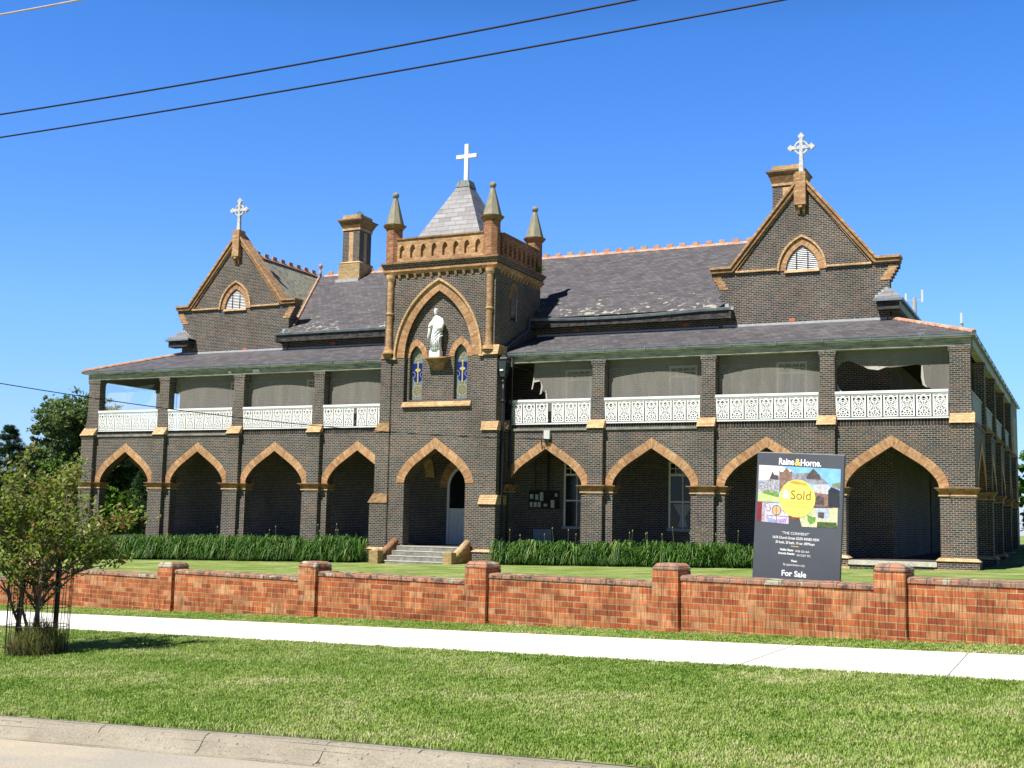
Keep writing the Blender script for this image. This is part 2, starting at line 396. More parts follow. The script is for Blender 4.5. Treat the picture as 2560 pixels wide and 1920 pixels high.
for ju, sk in ((13.24, .10), (15.2, .24)):
    a_, b_ = pw0(ju), pw1(ju); q = []
    for (u_, w_) in ((ju, a_), (ju + .012, a_), (ju + sk + .012, b_), (ju + sk, b_)):
        x, y = xy(u_, w_); q.append((x, y, street_z(u_, w_) + .0225))
    jm.quad(*q)
jo = jm.build('footpath_joints', plainmat('joint_grime', (.30, .29, .24), var=.3), fixn=False); tag(jo, kind='structure')
# kerb and road
def kerbmat():
    m, t, b = mat('kerb_concrete'); tc = coords(t); o = tc.outputs['Object']
    c = ramp(t, noise(t, o, 2.3, 5), [(.3, (.33, .30, .24)), (.7, (.24, .215, .17))])
    c = mixc(t, ramp(t, noise(t, o, 26, 4, .6), [(.63, 0.0), (.67, 1.0)]), c, (.09, .085, .085))
    c = mixc(t, 1.0, c, ramp(t, noise(t, o, 60, 3), [(.3, .8), (.7, 1.15)]), 'MULTIPLY')
    t.links.new(c, b.inputs['Base Color']); bump(t, b, noise(t, o, 30, 4), .02, .6); return m
km = M(); MK = kerbmat()
prof = [(-.02, -.02), (.0, .008), (.09, .010), (.13, -.004), (.16, -.04), (.20, -.10), (.24, -.125), (.27, -.130), (.29, -.132), (.29, -.30), (-.02, -.3)]
joint = [10.1, 11.17, 12.3, 13.1]
ustep = []; u = -40.0
while u < 40:
    ustep.append(u); u += .35
for a in range(len(ustep) - 1):
    for k in range(len(prof) - 1):
        q = []
        for uu, (dw, dz) in ((ustep[a], prof[k]), (ustep[a + 1], prof[k]), (ustep[a + 1], prof[k + 1]), (ustep[a], prof[k + 1])):
            wob = .012 * mnoise.noise(Vector((uu * 1.7, k * .3, 3)))
            x, y = xy(uu, kerb_w(uu) + dw + wob); q.append((x, y, street_z(uu, kerb_w(uu)) + dz + wob * .6))
        km.quad(*q)
k = km.build('kerb', MK, smooth=True, fixn=False); tag(k, kind='structure')
jm = M()
for ju in joint:
    for (dw0, dz0), (dw1, dz1) in zip(prof[1:6], prof[2:7]):
        q = []
        for (du, dw, dz) in ((0, dw0, dz0), (.007, dw0, dz0), (.007, dw1, dz1), (0, dw1, dz1)):
            uu = ju + du; x, y = xy(uu, kerb_w(uu) + dw - .003); q.append((x, y, street_z(uu, kerb_w(uu)) + dz + .006))
        jm.quad(*q)
jo = jm.build('kerb_joint_lines', MBLACK, fixn=False); tag(jo, kind='structure')
def roadmat():
    m, t, b = mat('road_seal'); tc = coords(t); o = tc.outputs['Object']
    c = ramp(t, noise(t, vscale(t, o, (1, 2, 1)), .8, 4), [(.35, (.46, .40, .31)), (.65, (.36, .335, .29))])
    c = mixc(t, 1.0, c, ramp(t, noise(t, o, 45, 4, .7), [(.3, .75), (.7, 1.15)]), 'MULTIPLY')
    t.links.new(c, b.inputs['Base Color']); bump(t, b, noise(t, o, 70, 3), .008, .6); return m
rm = M(); ru = lin(-60, 60, 60)
for a, b_ in zip(ru[:-1], ru[1:]):
    for dw0, dw1 in ((.28, 3), (3, 8), (8, 30)):
        q = []
        for uu, dw in ((a, dw0), (b_, dw0), (b_, dw1), (a, dw1)):
            x, y = xy(uu, kerb_w(uu) + dw); q.append((x, y, street_z(uu, kerb_w(uu)) - .131 - .0 * dw))
        rm.quad(*q)
r = rm.build('road', roadmat(), fixn=False); tag(r, kind='structure')

# ------------------------------------------------------------------ grass blades (uncountable)
def leafmat(name, cols, trans=.25, rough=.6, objrand=False):
    m, t, b = mat(name)
    if objrand:
        src = nd(t, 'ShaderNodeObjectInfo').outputs['Random']
    else:
        src = nd(t, 'ShaderNodeNewGeometry').outputs['Random Per Island']
    n = len(cols)
    c = ramp(t, src, [(i / max(1, n - 1), cc) for i, cc in enumerate(cols)])
    t.links.new(c, b.inputs['Base Color']); b.inputs['Roughness'].default_value = rough
    tr = nd(t, 'ShaderNodeBsdfTranslucent'); t.links.new(mixc(t, 1.0, c, (1.3, 1.5, .7), 'MULTIPLY'), tr.inputs[0])
    mx = nd(t, 'ShaderNodeMixShader'); mx.inputs[0].default_value = trans
    t.links.new(b.outputs[0], mx.inputs[1]); t.links.new(tr.outputs[0], mx.inputs[2])
    t.links.new(mx.outputs[0], t.nodes['Material Output'].inputs[0]); return m
def tuftmat():
    m, t, b = mat('grass_blade'); g_ = nd(t, 'ShaderNodeNewGeometry'); oi = nd(t, 'ShaderNodeObjectInfo')
    pos = oi.outputs['Location']
    patch = noise(t, vscale(t, pos, (1, 1.6, 1)), .62, 4, .6)
    f = mth(t, 'ADD', mth(t, 'MULTIPLY', mth(t, 'ADD', mth(t, 'MULTIPLY', patch, .7), mth(t, 'MULTIPLY', noise(t, pos, 3.2, 3, .6), .3)), .78), mth(t, 'MULTIPLY', oi.outputs['Random'], .22))
    c = ramp(t, f, [(.34, (.12, .24, .025)), (.43, (.20, .33, .05)), (.51, (.30, .42, .09)), (.60, (.44, .49, .19)), (.70, (.62, .58, .36))])
    t.links.new(c, b.inputs['Base Color']); b.inputs['Roughness'].default_value = .55
    tr = nd(t, 'ShaderNodeBsdfTranslucent'); t.links.new(c, tr.inputs[0])
    mx = nd(t, 'ShaderNodeMixShader'); mx.inputs[0].default_value = .3
    t.links.new(b.outputs[0], mx.inputs[1]); t.links.new(tr.outputs[0], mx.inputs[2])
    t.links.new(mx.outputs[0], t.nodes['Material Output'].inputs[0]); return m
MTUFT = tuftmat()
def tuft_mesh(n, h, spread):
    t = M()
    for i in range(n):
        a = random.uniform(0, 2 * pi); r0 = random.uniform(0, spread); bx, by = r0 * cos(a), r0 * sin(a)
        d = random.uniform(0, 2 * pi); hh = h * random.uniform(.5, 1.1); ln = hh * random.uniform(.2, 1.1); wd = .0035 * random.uniform(.8, 1.4)
        px, py = -sin(d) * wd, cos(d) * wd
        x1, y1 = bx + cos(d) * ln * .4, by + sin(d) * ln * .4; x2, y2 = bx + cos(d) * ln, by + sin(d) * ln
        t.add([(bx - px, by - py, 0), (bx + px, by + py, 0), (x1 + px * .8, y1 + py * .8, hh * .65), (x1 - px * .8, y1 - py * .8, hh * .65), (x2, y2, hh)], [(0, 1, 2, 3), (3, 2, 4)])
    me = bpy.data.meshes.new('grass_tuft'); me.from_pydata(t.v, [], t.f); me.materials.append(MTUFT); return me
def scatter(name, area_m, tuft, density, smin, smax, label, seed=0):
    ob = area_m.build(name, MGRASS, fixn=False)
    tag(ob, label, 'grass', kind='stuff')
    tob = bpy.data.objects.new('grass_tuft_source', tuft)
    ng = bpy.data.node_groups.new('scatter_' + name, 'GeometryNodeTree')
    ng.interface.new_socket('Geometry', in_out='INPUT', socket_type='NodeSocketGeometry')
    ng.interface.new_socket('Geometry', in_out='OUTPUT', socket_type='NodeSocketGeometry')
    N = ng.nodes; L = ng.links
    gi = N.new('NodeGroupInput'); go = N.new('NodeGroupOutput')
    dp = N.new('GeometryNodeDistributePointsOnFaces'); dp.inputs['Density'].default_value = density; dp.inputs['Seed'].default_value = seed
    ip = N.new('GeometryNodeInstanceOnPoints'); oi = N.new('GeometryNodeObjectInfo'); oi.inputs['Object'].default_value = tob; oi.inputs['As Instance'].default_value = True
    rv = N.new('FunctionNodeRandomValue'); rv.data_type = 'FLOAT_VECTOR'; rv.inputs[0].default_value = (0, 0, 0); rv.inputs[1].default_value = (0, 0, 6.28)
    rs = N.new('FunctionNodeRandomValue'); rs.data_type = 'FLOAT'; rs.inputs[2].default_value = smin; rs.inputs[3].default_value = smax
    L.new(gi.outputs[0], dp.inputs['Mesh']); L.new(dp.outputs['Points'], ip.inputs['Points']); L.new(oi.outputs['Geometry'], ip.inputs['Instance'])
    L.new(rv.outputs[0], ip.inputs['Rotation']); L.new(rs.outputs[1], ip.inputs['Scale']); L.new(ip.outputs[0], go.inputs[0])
    md = ob.modifiers.new('scatter', 'NODES'); md.node_group = ng
    return ob
def strip_area(u0, u1, wf0, wf1, du=1.0, nw=4, off=0.0):
    a = M(); k = int((u1 - u0) / du)
    for i in range(k):
        for j in range(nw):
            q = []
            for uu, t in ((u0 + i * du, j / nw), (u0 + (i + 1) * du, j / nw), (u0 + (i + 1) * du, (j + 1) / nw), (u0 + i * du, (j + 1) / nw)):
                ww = wf0(uu) * (1 - t) + wf1(uu) * t; x, y = xy(uu, ww); q.append((x, y, ground_z(x, y) + off))
            a.quad(*q)
    return a
tA = tuft_mesh(16, .034, .055)
scatter('grass', strip_area(-3, 18, lambda u: pw1(u) - .01, lambda u: kerb_w(u) - .07), tA, 700, .6, 1.25, 'mown green grass of the wide verge between kerb and footpath', 1)
tB = tuft_mesh(14, .026, .06)
scatter('grass', strip_area(-4, 18, lambda u: .02, lambda u: pw0(u) + .01, nw=2), tB, 420, .6, 1.25, 'thin dry grass strip between the orange brick fence and the footpath', 2)
tC = tuft_mesh(12, .022, .09)
scatter('grass', strip_area(-2, 18, lambda u: -9.0, lambda u: -.3, nw=6), tC, 130, .7, 1.3, 'short lawn grass just behind the orange brick fence', 3)

# ------------------------------------------------------------------ the building
B = empty('convent_building', (-26.2, 3, -2), 'two-storey dark brick convent with tan pointed arches, a square entrance tower and verandahs', 'building')
GZ = -2.75           # bottom of walls, below ground
ZS, ZT = 1.53, 3.90  # arch springing, top of arcade wall
ARC = [(1.0, 0), (.985, .15), (.935, .33), (.80, .61), (.645, .84), (.49, 1.02), (.245, 1.29), (0, 1.56)]
def arc_pts(hw, rise=1.56, left=True):
    P_ = [(1.0, -.16)] + ARC + [(-.245, 1.29 + .54)]; A_ = []
    for i in range(1, len(P_) - 2):
        for k in range(3):
            t = k / 3; p0, p1, p2, p3 = P_[i - 1:i + 3]
            A_.append(tuple(.5 * (2 * p1[j] + (p2[j] - p0[j]) * t + (2 * p0[j] - 5 * p1[j] + 4 * p2[j] - p3[j]) * t * t + (3 * p1[j] - p0[j] - 3 * p2[j] + p3[j]) * t ** 3) for j in (0, 1)))
    A_.append(ARC[-1])
    a = [(-hw * x, z * rise / 1.56) for x, z in A_]
    return a + [(-x, z) for x, z in reversed(a[:-1])]
def pointed(hw, rise, n=9):
    c = (rise * rise - hw * hw) / (2 * hw); R = c + hw
    top = math.asin(rise / R); a = []
    for i in range(n + 1):
        th = top * i / n; a.append((-(R * cos(th) - c), R * sin(th)))
    return a + [(-x, z) for x, z in reversed(a[:-1])]
def offs(pts, d):
    out = []; n = len(pts)
    for i, (x, z) in enumerate(pts):
        a = pts[max(0, i - 1)]; b = pts[min(n - 1, i + 1)]
        if i == n // 2:      # the point of the arch: mitre
            t = (pts[i][0] - a[0], pts[i][1] - a[1]); l = math.hypot(*t); nx, nz = -t[1] / l, t[0] / l
            out.append((x, z + d / max(.3, nz))); continue
        if i == 0: out.append((x - d, z)); continue
        if i == n - 1: out.append((x + d, z)); continue
        t = (b[0] - a[0], b[1] - a[1]); l = math.hypot(*t); out.append((x - t[1] / l * d, z + t[0] / l * d))
    return out
def arch_wall(m, xc, pts, zs, zt, xl, xr, y0, y1):
    P = [(xc + x, zs + z) for x, z in pts]
    Q = [(xl, zs)] + P + [(xr, zs)]
    for a, b in zip(Q[:-1], Q[1:]):
        if abs(a[0] - b[0]) < 1e-6: continue
        for y in (y0, y1):
            m.add([(a[0], y, a[1]), (b[0], y, b[1]), (b[0], y, zt), (a[0], y, zt)], [(0, 1, 2, 3)])
    for a, b in zip(P[:-1], P[1:]):
        m.add([(a[0], y0, a[1]), (b[0], y0, b[1]), (b[0], y1, b[1]), (a[0], y1, a[1])], [(0, 1, 2, 3)])
    m.add([(xl, y0, zt), (xr, y0, zt), (xr, y1, zt), (xl, y1, zt)], [(0, 1, 2, 3)])
    for x in (xl, xr): m.add([(x, y0, zs), (x, y1, zs), (x, y1, zt), (x, y0, zt)], [(0, 1, 2, 3)])
    return m
def arch_ring(m, xc, pts, zs, wd, yf, yb):
    I = [(xc + x, zs + z) for x, z in pts]; O = [(xc + x, zs + z) for x, z in offs(pts, wd)]
    s = 0.0
    for i in range(len(I) - 1):
        l = math.hypot(O[i + 1][0] - O[i][0], O[i + 1][1] - O[i][1]) * .5 + math.hypot(I[i + 1][0] - I[i][0], I[i + 1][1] - I[i][1]) * .5
        v0, v1 = s, s + l; s = v1
        m.add([(I[i][0], yf, I[i][1]), (I[i + 1][0], yf, I[i + 1][1]), (O[i + 1][0], yf, O[i + 1][1]), (O[i][0], yf, O[i][1])], [(0, 1, 2, 3)],
              [[(0.0, v0), (0.0, v1), (wd, v1), (wd, v0)]])
        m.add([(I[i][0], yf, I[i][1]), (I[i + 1][0], yf, I[i + 1][1]), (I[i + 1][0], yb, I[i + 1][1]), (I[i][0], yb, I[i][1])], [(3, 2, 1, 0)],
              [[(yb - yf, v0), (yb - yf, v1), (0, v1), (0, v0)]])
        m.add([(O[i][0], yf, O[i][1]), (O[i + 1][0], yf, O[i + 1][1]), (O[i + 1][0], yb, O[i + 1][1]), (O[i][0], yb, O[i][1])], [(0, 1, 2, 3)],
              [[(0, v0), (0, v1), (.1, v1), (.1, v0)]])
    return m

XF_FRONT = None
def xf_right(s, t, z): return (-3.86 - t, s, z)
def xf_left(s, t, z): return (-47.72 + t, s, z)
def arcade_bay(xc, hw, xl, xr, xf=None, parent=B):
    m = M(xf); arch_wall(m, xc, arc_pts(hw), ZS, ZT, xl, xr, 0, .45); m.build('arcade_wall', MB_, parent)
    r = M(xf); arch_ring(r, xc, arc_pts(hw), ZS, .36, -.022, .43)
    # inner soffit slightly inside the brick soffit
    r.build('arch', MARC, parent)
def pier(xl, xr, pl, pr, xf=None, base=GZ, cap_to=3.93, slope_top=4.36, plinth=False, parent=B, cl=None, cr=None, upper=None):
    """lower pier xl..xr with a pilaster pl..pr in front, capital, sloped cap and upper post"""
    m = M(xf); m.box(xl, xr, .0, .45, base, ZS - .005)
    m.box(pl, pr, -.22, -.003, base, cap_to)
    p = m.build('pier', MB_, parent)
    c = M(xf)
    for (a, b, f, bk) in ((xl, xr, 0, .45), (pl, pr, -.22, .0)):
        bk2 = bk + (.10 if bk > .1 else -.05)
        c.frus(a - .01, b + .01, f - .01, bk2 - .08, ZS - .255, a - .05, b + .05, f - .05, bk2 - .05, ZS - .15)
        c.frus(a - .05, b + .05, f - .05, bk2 - .05, ZS - .149, a - .15, b + .15, f - .15, bk2, ZS - .036)
        c.box(a - .17, b + .17, f - .17, bk2 + .03, ZS - .034 - (.002 if f < 0 else 0), ZS + (.0 if f == 0 else .004))
    c.build('capital', MDT, p)
    c = M(xf)
    for (a, b, f, bk) in ((xl, xr, 0, .45), (pl, pr, -.22, .0)):
        c.box(a - .05, b + .05, f - .05, bk + (.06 if bk > .1 else -.06), ZS - .315, ZS - .262)
    c.build('string_course', MPALE, p)
    c = M(xf)
    c.frus(pl - .035, pr + .035, -.225, -.004, ZS - .44, pl - .075, pr + .075, -.265, -.004, ZS - .318); c.build('capital_corbel', MB_, p)
    c = M(xf); c.frus(pl - .02, pr + .02, -.24, -.004, cap_to - .16, pl - .05, pr + .05, -.29, -.004, cap_to - .01); c.build('corbel', MB_, p)
    s = M(xf); n = 4
    for i in range(n):
        z0 = cap_to + .01 + (slope_top - cap_to - .01) * i / n; z1 = cap_to + .01 + (slope_top - cap_to - .01) * (i + 1) / n - .004
        y0 = -.33 + .33 * i / n; y1 = -.33 + .30 * (i + 1) / n + .01
        s.frus(pl - .055, pr + .055, y0, .25, z0, pl - .045 * (1 - i / n), pr + .045 * (1 - i / n), y1, .25, z1)
    s.build('sloped_cap', MPALE, p)
    if plinth:
        q = M(xf); q.box(xl - .11, xr + .11, -.36, .55, base, -1.18); q.build('plinth', MB_, p)
        q = M(xf); q.frus(xl - .16, xr + .16, -.41, .60, -1.178, xl - .04, xr + .04, -.30, .49, -1.06); q.build('plinth_moulding', MPALE, p)
        q = M(xf); q.box(xl - .19, xr + .19, -.45, .62, base, -1.47); q.build('footing', MPALE, p)
    if upper:
        a, b = upper
        q = M(xf); q.frus(a - .06, b + .06, -.06, .42, ZT, a, b, .0, .42, 5.2); q.box(a, b, 0, .42, 5.2, 6.62)
        q.frus(a, b, 0, .42, 6.62, a - .05, b + .05, -.03, .44, 6.74); q.box(a - .05, b + .05, -.03, .44, 6.74, 6.87)
        q.build('verandah_post', MB_, p)
    return p
LC = [-44.88, -40.195, -35.505, -30.80]; RC = [-21.235, -16.44, -11.63, -6.842]
pier(-47.72, -46.5, -47.72, -46.90, upper=(-47.60, -46.86))
pier(-43.25, -41.82, -42.87, -42.20, upper=(-42.80, -42.20))
pier(-38.55, -37.16, -38.20, -37.51, upper=(-38.10, -37.50))
pier(-33.84, -32.42, -33.47, -32.79, upper=(-33.35, -32.79))
pier(-29.4, -28.9, -29.3, -28.95)
pier(-23.5, -22.93, -23.4, -23.0)
pier(-19.56, -18.14, -19.19, -18.52, upper=(-19.11, -18.55))
pier(-14.74, -13.33, -14.38, -13.73, upper=(-14.30, -13.72))
pier(-9.93, -8.55, -9.56, -8.92, plinth=True, upper=(-9.51, -8.935))
pier(-5.12, -3.86, -4.66, -3.86, plinth=True, upper=(-4.69, -3.96))
for i, c in enumerate(LC):
    hw = [1.62, 1.64, 1.66, 1.62][i]
    arcade_bay(c, hw, c - 2.345 if i else -47.70, c + 2.35 if i < 3 else -28.9)
for i, c in enumerate(RC):
    arcade_bay(c, 1.70, c - 2.4 if i else -23.4, c + 2.4 if i < 3 else -3.86)
# side arcades
SY = [(1.26, 4.95), (6.17, 10.8), (12.0, 17.1), (18.3, 22.8)]
for xf, nb in ((xf_right, 4), (xf_left, 2)):
    for i in range(nb):
        a, b = SY[i]; c = (a + b) / 2
        arcade_bay(c, (b - a) / 2, a - .6 if i else .45, b + .6, xf)
        pier(b, SY[i + 1][0] if i < 3 else 24.0, b + .3, (SY[i + 1][0] if i < 3 else 24.0) - .3, xf, plinth=(xf is xf_right), upper=(b + .3, b + .92))
# parapet band under the railings, slab edges
m = M(); m.box(-47.66, -28.95, .06, .40, ZT, 4.14); m.box(-23.4, -3.9, .06, .40, ZT, 4.14)
m.build('parapet_wall', brickmat('brick_on_edge', [(0, (.012, .013, .016)), (.6, (.03, .03, .034)), (1, (.07, .05, .04))], (.30, .26, .19), bw=.115, rh=.30, ms=.008), B)
m = M()
for a, b in ((-46.8, -42.95), (-42.1, -38.2), (-22.98, -19.2), (-18.45, -14.4)):
    m.box(a, b, -.07, .06, 3.875, 3.975)
m.build('slab_edge', MCONC, B)
for xf, y1 in ((xf_right, 24), (xf_left, 12)):
    m = M(xf); m.box(.45, y1, .06, .40, ZT, 4.14); m.box(.45, y1, -.04, .055, 3.88, 4.0); m.build('parapet_wall', MB_, B)
# floors and ceilings
m = M(); m.box(-47.6, -3.98, .1, 3.3, -2.7, -1.22); m.box(-7.28, -3.98, 3.3, 29, -2.7, -1.22); m.box(-47.6, -44.3, 3.3, 14, -2.7, -1.22)
m.build('verandah_floor', plainmat('dark_tiled_floor', (.085, .07, .06), var=.25, scale=4), B)
m = M(); m.box(-8.42, -5.22, -.42, .09, -1.40, -1.235); m.build('doorstep', plainmat('pale_step', (.50, .48, .42), var=.12, fine=20), B)
m = M(); m.box(-8.36, -5.26, -.36, .09, -2.2, -1.402); m.build('doorstep_base', MB_, B)
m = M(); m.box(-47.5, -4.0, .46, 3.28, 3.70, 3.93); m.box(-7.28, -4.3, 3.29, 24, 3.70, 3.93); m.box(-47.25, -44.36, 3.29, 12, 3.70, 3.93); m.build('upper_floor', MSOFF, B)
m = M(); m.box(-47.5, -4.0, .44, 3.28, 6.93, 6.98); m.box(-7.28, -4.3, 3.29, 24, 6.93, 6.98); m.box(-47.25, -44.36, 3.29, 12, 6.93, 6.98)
for k in range(60):
    x = -47.0 + k * .72
    if -29.2 < x < -23.3: continue
m.build('verandah_ceiling', MSOFF, B)
m = M(); m.box(-47.5, -4.0, .46, 3.28, 3.932, 3.96); m.build('floorboards', plainmat('grey_floorboards', (.22, .20, .17), var=.15, scale=3, stretch=(8, 1, 1)), B)
# timber beam, gutter
def eave_run(nm, pts, gut_only=False):
    pass
m = M(); m.box(-47.66, -29.1, -.03, .30, 6.87, 7.19); m.box(-23.3, -3.93, -.03, .30, 6.87, 7.19)
m.build('timber_beam', MFAS, B)
m = M(xf_right); m.box(.31, 24.2, .02, .30, 6.87, 7.19); m.build('timber_beam', MFASW, B)
m = M(xf_left); m.box(.31, 12, .02, .30, 6.87, 7.19); m.build('timber_beam', MFAS, B)
m = M(); m.box(-47.66, -29.1, -.20, -.03, 7.16, 7.195); m.box(-23.3, -3.8, -.20, -.03, 7.16, 7.195); m.build('soffit', MFAS, B)
def gutter(segs, xf=None):
    m = M(xf)
    for a, b, y in segs:
        pr = [(y, .0), (y - .02, .09), (y - .035, .10), (y - .035, .115), (y + .0, .115), (y + .01, .10), (y + .02, .02), (y + .12, .02), (y + .12, .0)]
        z = 7.20
        for i in range(len(pr)):
            (y0, z0), (y1, z1) = pr[i], pr[(i + 1) % len(pr)]
            m.add([(a, y0, z + z0), (b, y0, z + z0), (b, y1, z + z1), (a, y1, z + z1)], [(0, 1, 2, 3)])
        m.add([(a, p_[0], z + p_[1]) for p_ in pr] + [(b, p_[0], z + p_[1]) for p_ in pr], [tuple(range(9)), tuple(range(17, 8, -1))])
        k = a + 1.1
        while k < b:
            m.box(k, k + .035, y - .045, y + .02, z - .005, z + .12); k += 1.83
    return m.build('gutter', MGUT, B)
gutter([(-47.98, -29.15, -.22), (-23.28, -3.72, -.22)])
gutter([(-.22, 30.3, -.10)], xf_right)
gutter([(-.22, 14.0, -.27)], xf_left)

# ---- verandah roof
ze, zw, yw = 7.305, 8.56, 3.3
m = M()
m.add([(-47.98, -.24, ze), (-29.1, -.24, ze), (-29.1, yw, zw), (-44.35, yw, zw)], [(0, 1, 2, 3)])
m.add([(-23.3, -.24, ze), (-3.74, -.24, ze), (-7.3, yw, zw), (-23.3, yw, zw)], [(0, 1, 2, 3)])
m.add([(-3.74, -.24, ze), (-3.74, 30.3, ze), (-7.3, 30.3, zw), (-7.3, yw, zw)], [(0, 1, 2, 3)])
m.add([(-47.98, -.24, ze), (-44.35, yw, zw), (-44.35, 14, zw), (-47.98, 14, ze)], [(0, 1, 2, 3)])
vr = m.build('verandah_roof', MSLV, B)
m = M()
for a, b in (((-3.78, -.2, ze + .02), (-7.3, 3.3, zw + .02)), ((-47.94, -.2, ze + .02), (-44.35, 3.3, zw + .02))):
    a = Vector(a); b = Vector(b); n = 12
    for i in range(n):
        p0 = a.lerp(b, i / n); p1 = a.lerp(b, (i + 1) / n)
        m.tube([p0 - Vector((0, 0, .015)), p1 + Vector((0, 0, .012))], [.115, .095], n=8)
m.build('hip_tiles', MTERRA, vr)
m = M(); m.box(-44.2, -37.4, 3.22, 3.262, zw - .03, zw + .06); m.box(-14.3, -7.4, 3.22, 3.262, zw - .03, zw + .06)
m.box(-37.3, -29.2, 3.22, 3.262, zw - .03, zw + .04); m.box(-23.2, -14.5, 3.22, 3.262, zw - .03, zw + .04); m.build('flashing', MLEAD, vr)

# ---- main walls behind the verandahs
def wall_with_openings(): pass
m = M()
m.box(-44.33, -7.28, 3.3, 3.75, GZ, 9.26)
m.box(-44.33, -43.9, 3.75, 16, GZ, 9.26); m.box(-7.7, -7.28, 3.75, 29.5, GZ, 9.26)
m.box(-44.33, -7.28, 16, 16.4, GZ, 9.26)
m.build('main_wall', MB_, B)
m = M(xf_right); m.box(24.0, 29.5, .0, 3.5, GZ, 7.18); ew = m.build('end_block_wall', MRENDER, B)
for yy, z0, z1 in ((26.2, -.3, 2.0), (25.6, 4.4, 6.3), (27.6, 4.4, 6.3)):
    m = M(xf_right); m.box(yy, yy + .9, -.02, .1, z0, z1); wnd = m.build('window', MGLASS, ew)
    m = M(xf_right); m.box(yy - .08, yy - .002, -.05, .1, z0 - .08, z1 + .08); m.box(yy + .902, yy + .98, -.05, .1, z0 - .08, z1 + .08); m.build('window_frame', MFRAME, wnd)

# ---- gables
def gable(xc, label_side):
    hl, hr = 3.50, 3.50
    xl, xr = xc - hl, xc + hl
    if label_side == 'right': xl, xr = -14.43, -7.28
    else: xl, xr = -44.33, -37.36
    yf, yb = 3.255, 3.72
    cz = 11.0
    poly = [(xl, 8.3), (xr, 8.3), (xr, 10.05)]
    for i in range(1, 6):
        poly += [(xr + .075 * (i - 1) + .0, 10.05 + .13 * i), (xr + .075 * i, 10.05 + .13 * i)]
    poly += [(xr + .40, cz), (xc + 3.02, cz), (xc, 14.72), (xc - 3.02, cz), (xl - .40, cz)]
    for i in range(5, 0, -1):
        poly += [(xl - .075 * i, 10.05 + .13 * i), (xl - .075 * (i - 1), 10.05 + .13 * i)]
    poly += [(xl, 10.05)]
    # cut the lancet opening out: build the wall as pieces
    wl, wr, wz = xc - .70, xc + .70, 10.86
    m = M()
    def clip(p, keep_left, x):      # Sutherland-Hodgman against a vertical line
        out = []
        for i in range(len(p)):
            a, b = p[i], p[(i + 1) % len(p)]
            ia = (a[0] <= x) if keep_left else (a[0] >= x); ib = (b[0] <= x) if keep_left else (b[0] >= x)
            if ia: out.append(a)
            if ia != ib:
                t = (x - a[0]) / (b[0] - a[0]); out.append((x, a[1] + (b[1] - a[1]) * t))
        return out
    m.prism(clip(poly, True, wl), yf, yb); m.prism(clip(poly, False, wr), yf, yb)
    mid = clip(clip(poly, False, wl), True, wr)
    bot = [(wl, 8.3), (wr, 8.3), (wr, wz), (wl, wz)]; m.prism(bot, yf, yb)
    ztop = 12.35
    arch_wall(m, xc, pointed(.69, 1.08), wz, ztop, wl, wr, yf, yb)
    top = [(wl, ztop), (wr, ztop), (wr, 14.72 - .70 * 3.72 / 3.02), (xc, 14.72), (wl, 14.72 - .70 * 3.72 / 3.02)]
    m.prism(top, yf, yb)
    gw = m.build('gable_wall', MB_, B)
    # tan corbel stones
    m = M()
    for sgn, x in ((-1, xl), (1, xr)):
        pts = []
        for i in range(0, 5):
            z0 = 10.20 + .125 * i; a = x + sgn * (.075 * (i + .55)) + sgn * .012; b = a - sgn * (.40 - .03 * (i % 2)); 
            m.box(min(a, b), max(a, b), yf - .018, yb + .01, z0, z0 + .124)
    m.build('kneeler_stones', MTAN, gw)
    # coping: stacked mouldings along the rake
    def rake(m, off0, off1, y0, y1, ext=0.0):
        k = 3.72 / 3.02; L = math.hypot(1, k); nx, nz = k / L, 1 / L
        def P(o):      # polyline of the coping pushed outward by o
            v = o / nz; dx = o * (L - 1) / k       # corner shift
            return [(xl - .40 - ext, cz + o), (xc - 3.02 - dx * .9, cz + o), (xc, 14.72 + v), (xc + 3.02 + dx * .9, cz + o), (xr + .40 + ext, cz + o)]
        a, b = P(off0), P(off1)
        for i in range(4):
            m.prism([a[i], a[i + 1], b[i + 1], b[i]], y0, y1)
    m = M(); rake(m, .10, .20, yf - .20, yb + .12, .06); cp = m.build('coping', MPALE if False else MTAN, gw)
    m = M(); rake(m, -.06, .098, yf - .13, yb + .08, .02); m.build('coping_moulding', MDT, cp)
    m = M(); rake(m, -.20, -.062, yf - .085, yf - .002, -.04) if False else None
    # light under-moulding only along the rakes and the string course
    k = 3.72 / 3.02
    for sg in (-1, 1):
        p0 = (xc + sg * 2.86, cz - .04); p1 = (xc + sg * .20, 14.72 - .36)
        n_ = (-k, 1) if sg > 0 else (k, 1); l_ = math.hypot(*n_); dx, dz = -n_[0] / l_ * .075, -n_[1] / l_ * .075
        m.prism([p0, p1, (p1[0] + dx * (-1 if sg > 0 else -1) * -1, p1[1] + dz), (p0[0] + dx, p0[1] + dz)], yf - .075, yf - .003)
    for a, b in ((xc - 2.88, xc - 1.06), (xc + 1.06, xc + 2.88)):
        m.box(a, b, yf - .10, yf - .003, 10.90, 10.985)
    m.build('string_course', MPALE, gw)
    # hooded louvre window
    m = M(); arch_ring(m, xc, pointed(.69, 1.08), wz, .27, yf - .03, yf + .3); ar = m.build('arch', MARC, gw)
    m = M(); arch_ring(m, xc, pointed(.965, 1.42), wz, .085, yf - .11, yf + .02); m.build('hood_mould', MPALE, ar)
    m = M(); m.frus(xc - .74, xc + .74, yf - .10, yf + .25, wz - .11, xc - .74, xc + .74, yf - .06, yf + .25, wz); m.build('sill', MPALE, ar)
    lv = M(); n = 13
